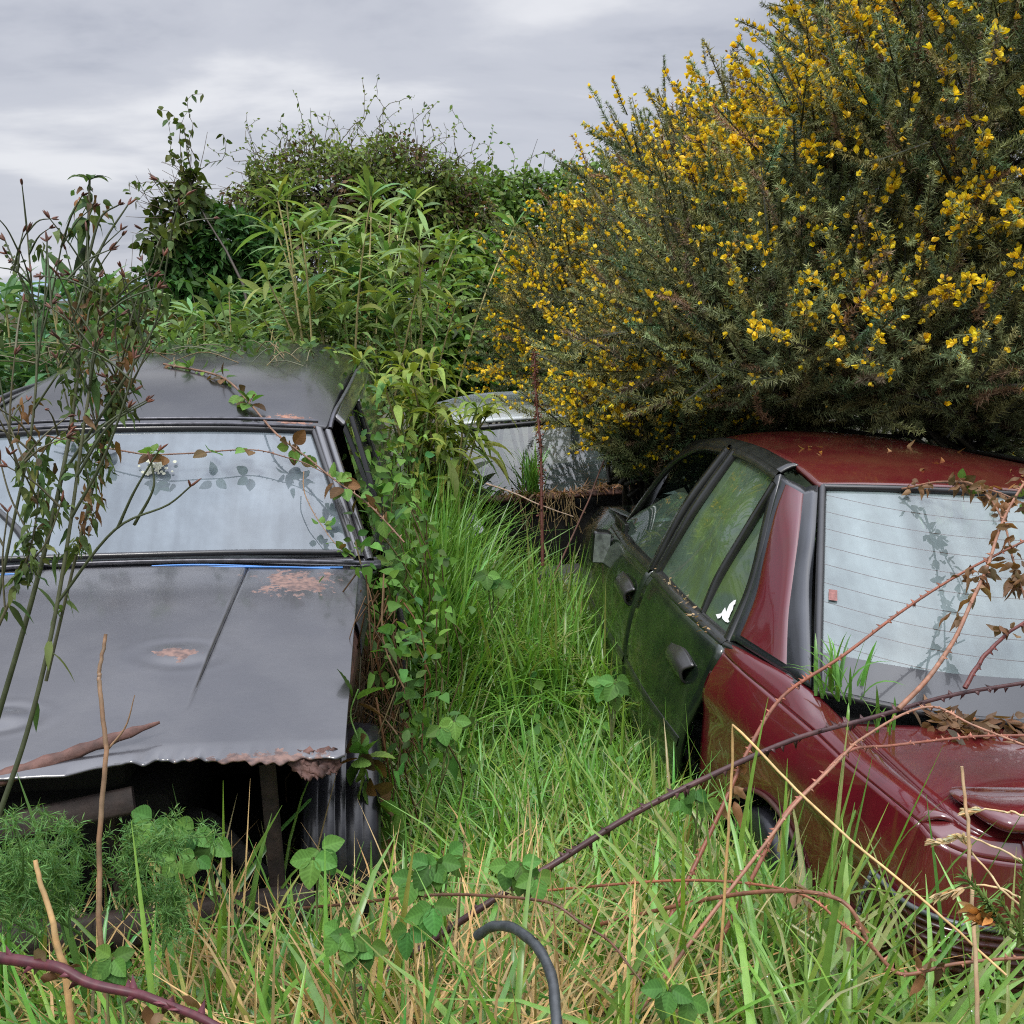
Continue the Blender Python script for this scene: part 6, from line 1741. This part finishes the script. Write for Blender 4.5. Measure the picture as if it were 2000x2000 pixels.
# gorse sprig out in front at the right edge
sp = thing("gorse_sprig", "young bright green gorse sprig with a brown bud at the bottom right edge", "sprig", tuple(float(x) for x in W(2010, 1900, 1.15)))
g = Geo()
for (a, b_) in (((2020, 1900, 1.15), (1955, 1760, 1.12)), ((1960, 1800, 1.12), (1885, 1712, 1.1)), ((1990, 1850, 1.13), (2000, 1690, 1.12)), ((1980, 1830, 1.13), (1925, 1760, 1.11))):
    p = spline([W(*a), (W(*a) + W(*b_)) / 2 + rng.normal(0, .004, 3), W(*b_)], 14); tube(g, p, np.linspace(.003, .0012, 14), (.12, .16, .04), 5, cap=False)
    k = 110; j = rng.integers(2, 14, k); d = nrm(np.gradient(p, axis=0))[j]; leaves(g, p[j], nrm(d + rdir(k) * .7), rdir(k), rng.uniform(.012, .022, k), .0022, colvar(k, (.13, .21, .06), .25), prof='quick')
g.build("spines", M_leaf, sp)
g = Geo(); k = 40; c0 = W(1925, 1790, 1.12); leaves(g, c0 + rng.normal(0, .006, (k, 3)), nrm(np.array([-.6, -.1, .6]) + rdir(k) * .5), rdir(k), .022, .008, colvar(k, (.36, .17, .05), .3), prof='ovate'); g.build("bud", M_soft, sp)

# rubber hose in the grass
hs = Geo(); p = spline([W(930, 1828, 1.75), W(965, 1810, 1.72), W(1010, 1813, 1.68), (W(1050, 1853, 1.62)), W(1075, 1918, 1.55), W(1085, 1988, 1.5), W(1090, 2088, 1.45)], 60); p = p + .004 * np.stack([wob(60, 4), wob(60, 4), wob(60, 4)], -1) * .5
tube(hs, p, .0085 * (1 + .05 * np.sin(np.arange(60) * .9)), (.02, .022, .024), 14)
tag(hs.build("rubber_hose", simple("black_hose", (.035, .04, .043), .4, noise=.4, nscale=60, bump=.1)), "bent black rubber hose sticking up out of the foreground grass", "hose")


# feathery fennel
def fennel(label, px, n, L, seed):
    b0 = W(*px); b = thing("fennel_plant", label, "fennel", tuple(float(x) for x in b0), group="feathery fennel plants")
    g = Geo(); P = []; D = []
    for k in range(n):
        d = nrm(np.array([rng.normal(0, .45), rng.normal(0, .4), 1.0])); top = b0 + d * L * rng.uniform(.5, 1.0)
        p = spline([b0 + rng.normal(0, .02, 3), (b0 + top) / 2 + rng.normal(0, .02, 3), top], 16); tube(g, p, np.linspace(.0028, .001, 16), (.10, .20, .05), 4, cap=False)
        for j in range(4, 16):
            for _ in range(3):
                e = p[j] + rdir(1, .35)[0] * rng.uniform(.03, .075) * (1.15 - j / 20); t = np.linspace(0, 1, 6)[:, None]; q = p[j] * (1 - t) + e * t
                for z in q[1:]:
                    for _ in range(4): P.append(z); D.append(nrm(e - p[j] + rng.normal(0, .05, 3)))
    k = len(P); leaves(g, np.array(P), np.array(D) , rdir(k), rng.uniform(.012, .026, k), .0017, colvar(k, (.115, .235, .065), .25), droop=.2, prof='quick')
    g.build("fronds", M_soft, b)


fennel("fennel plant in front of the van's open nose", (255, 1750, 1.85), 4, .21, 1)
fennel("shorter fennel in the dark under the bonnet's left part", (120, 1800, 1.85), 4, .17, 2)
fennel("olive tinged fennel at the photo's left edge", (20, 1800, 1.7), 6, .21, 3)
fennel("low fennel below the van's radiator frame", (330, 1810, 1.9), 3, .13, 4)


# bramble seedlings: trefoil leaves on short stalks
def trefoil(label, u, v, d, size, n=3, col=(.075, .175, .036)):
    size *= .64
    b0 = W(u, v, d); base = b0.copy(); base[2] -= .16
    b = thing("bramble_seedling", label, "seedling", tuple(float(x) for x in base), group="young three leaved brambles in the foreground")
    g = Geo(); lf = Geo()
    for k in range(n):
        top = b0 + rng.normal(0, size * .55, 3) * ([0, 0, 0] if k == 0 else [1, .7, .8])
        tube(g, spline([base, (base + top) / 2 + rng.normal(0, .012, 3), top], 10), .0022, (.12, .14, .05), 5, cap=False)
        nn = nrm(np.array([rng.normal(0, .35), -.75, .65])); a0 = rng.uniform(-.6, .6) - np.pi / 2
        x = nrm(np.cross(nn, [0, 0, 1.0])); y = np.cross(x, nn) * -1
        if y[2] < 0: y = -y
        for a, s in ((a0 - 1.35, .85), (a0 + 1.35, .85), (a0, 1.0)):
            dd = x * math.cos(a) + y * math.sin(a)
            bleaves(lf, (top + dd * .004)[None], dd[None], nn[None], size * s * 1.15, colvar(1, col, .28, .14))
    g.build("stalks", M_bark, b); lf.build("leaves", M_leaf, b)


for lab, u, v, d, s, n in [("large pale bramble leaf trio left of the van's tyre", 612, 1675, 2.0, .075, 2), ("tall bramble seedling right of the van's tyre", 840, 1690, 2.0, .07, 4), ("bramble seedling low in front of the tyre", 830, 1780, 1.85, .065, 3), ("glossy bramble trio hanging in the dark engine bay", 300, 1600, 2.1, .085, 2), ("dark bramble trio under the middle of the bonnet", 415, 1640, 2.15, .085, 2),
                           ("small bramble pair below the engine bay", 345, 1680, 2.05, .055, 2), ("bramble seedling in the middle of the straw", 690, 1830, 1.7, .055, 4), ("bramble seedling at the foot of the photo in the grass", 1345, 1950, 1.45, .05, 3), ("nettle like bramble beside the red rear wing", 1360, 1540, 2.3, .055, 3), ("bramble seedling in the lane grass beside the black door", 1195, 1350, 2.9, .075, 4),
                           ("bramble seedling halfway along the lane edge by the van", 860, 1420, 2.8, .07, 3), ("pale bramble seedling right of the hose", 1020, 1700, 1.95, .06, 4), ("bramble seedling among stalks at bottom left", 220, 1870, 1.5, .05, 3), ("bramble seedling in the lane below the wreck", 960, 1130, 3.9, .08, 4)]:
    trefoil(lab, u, v, d, s, n)
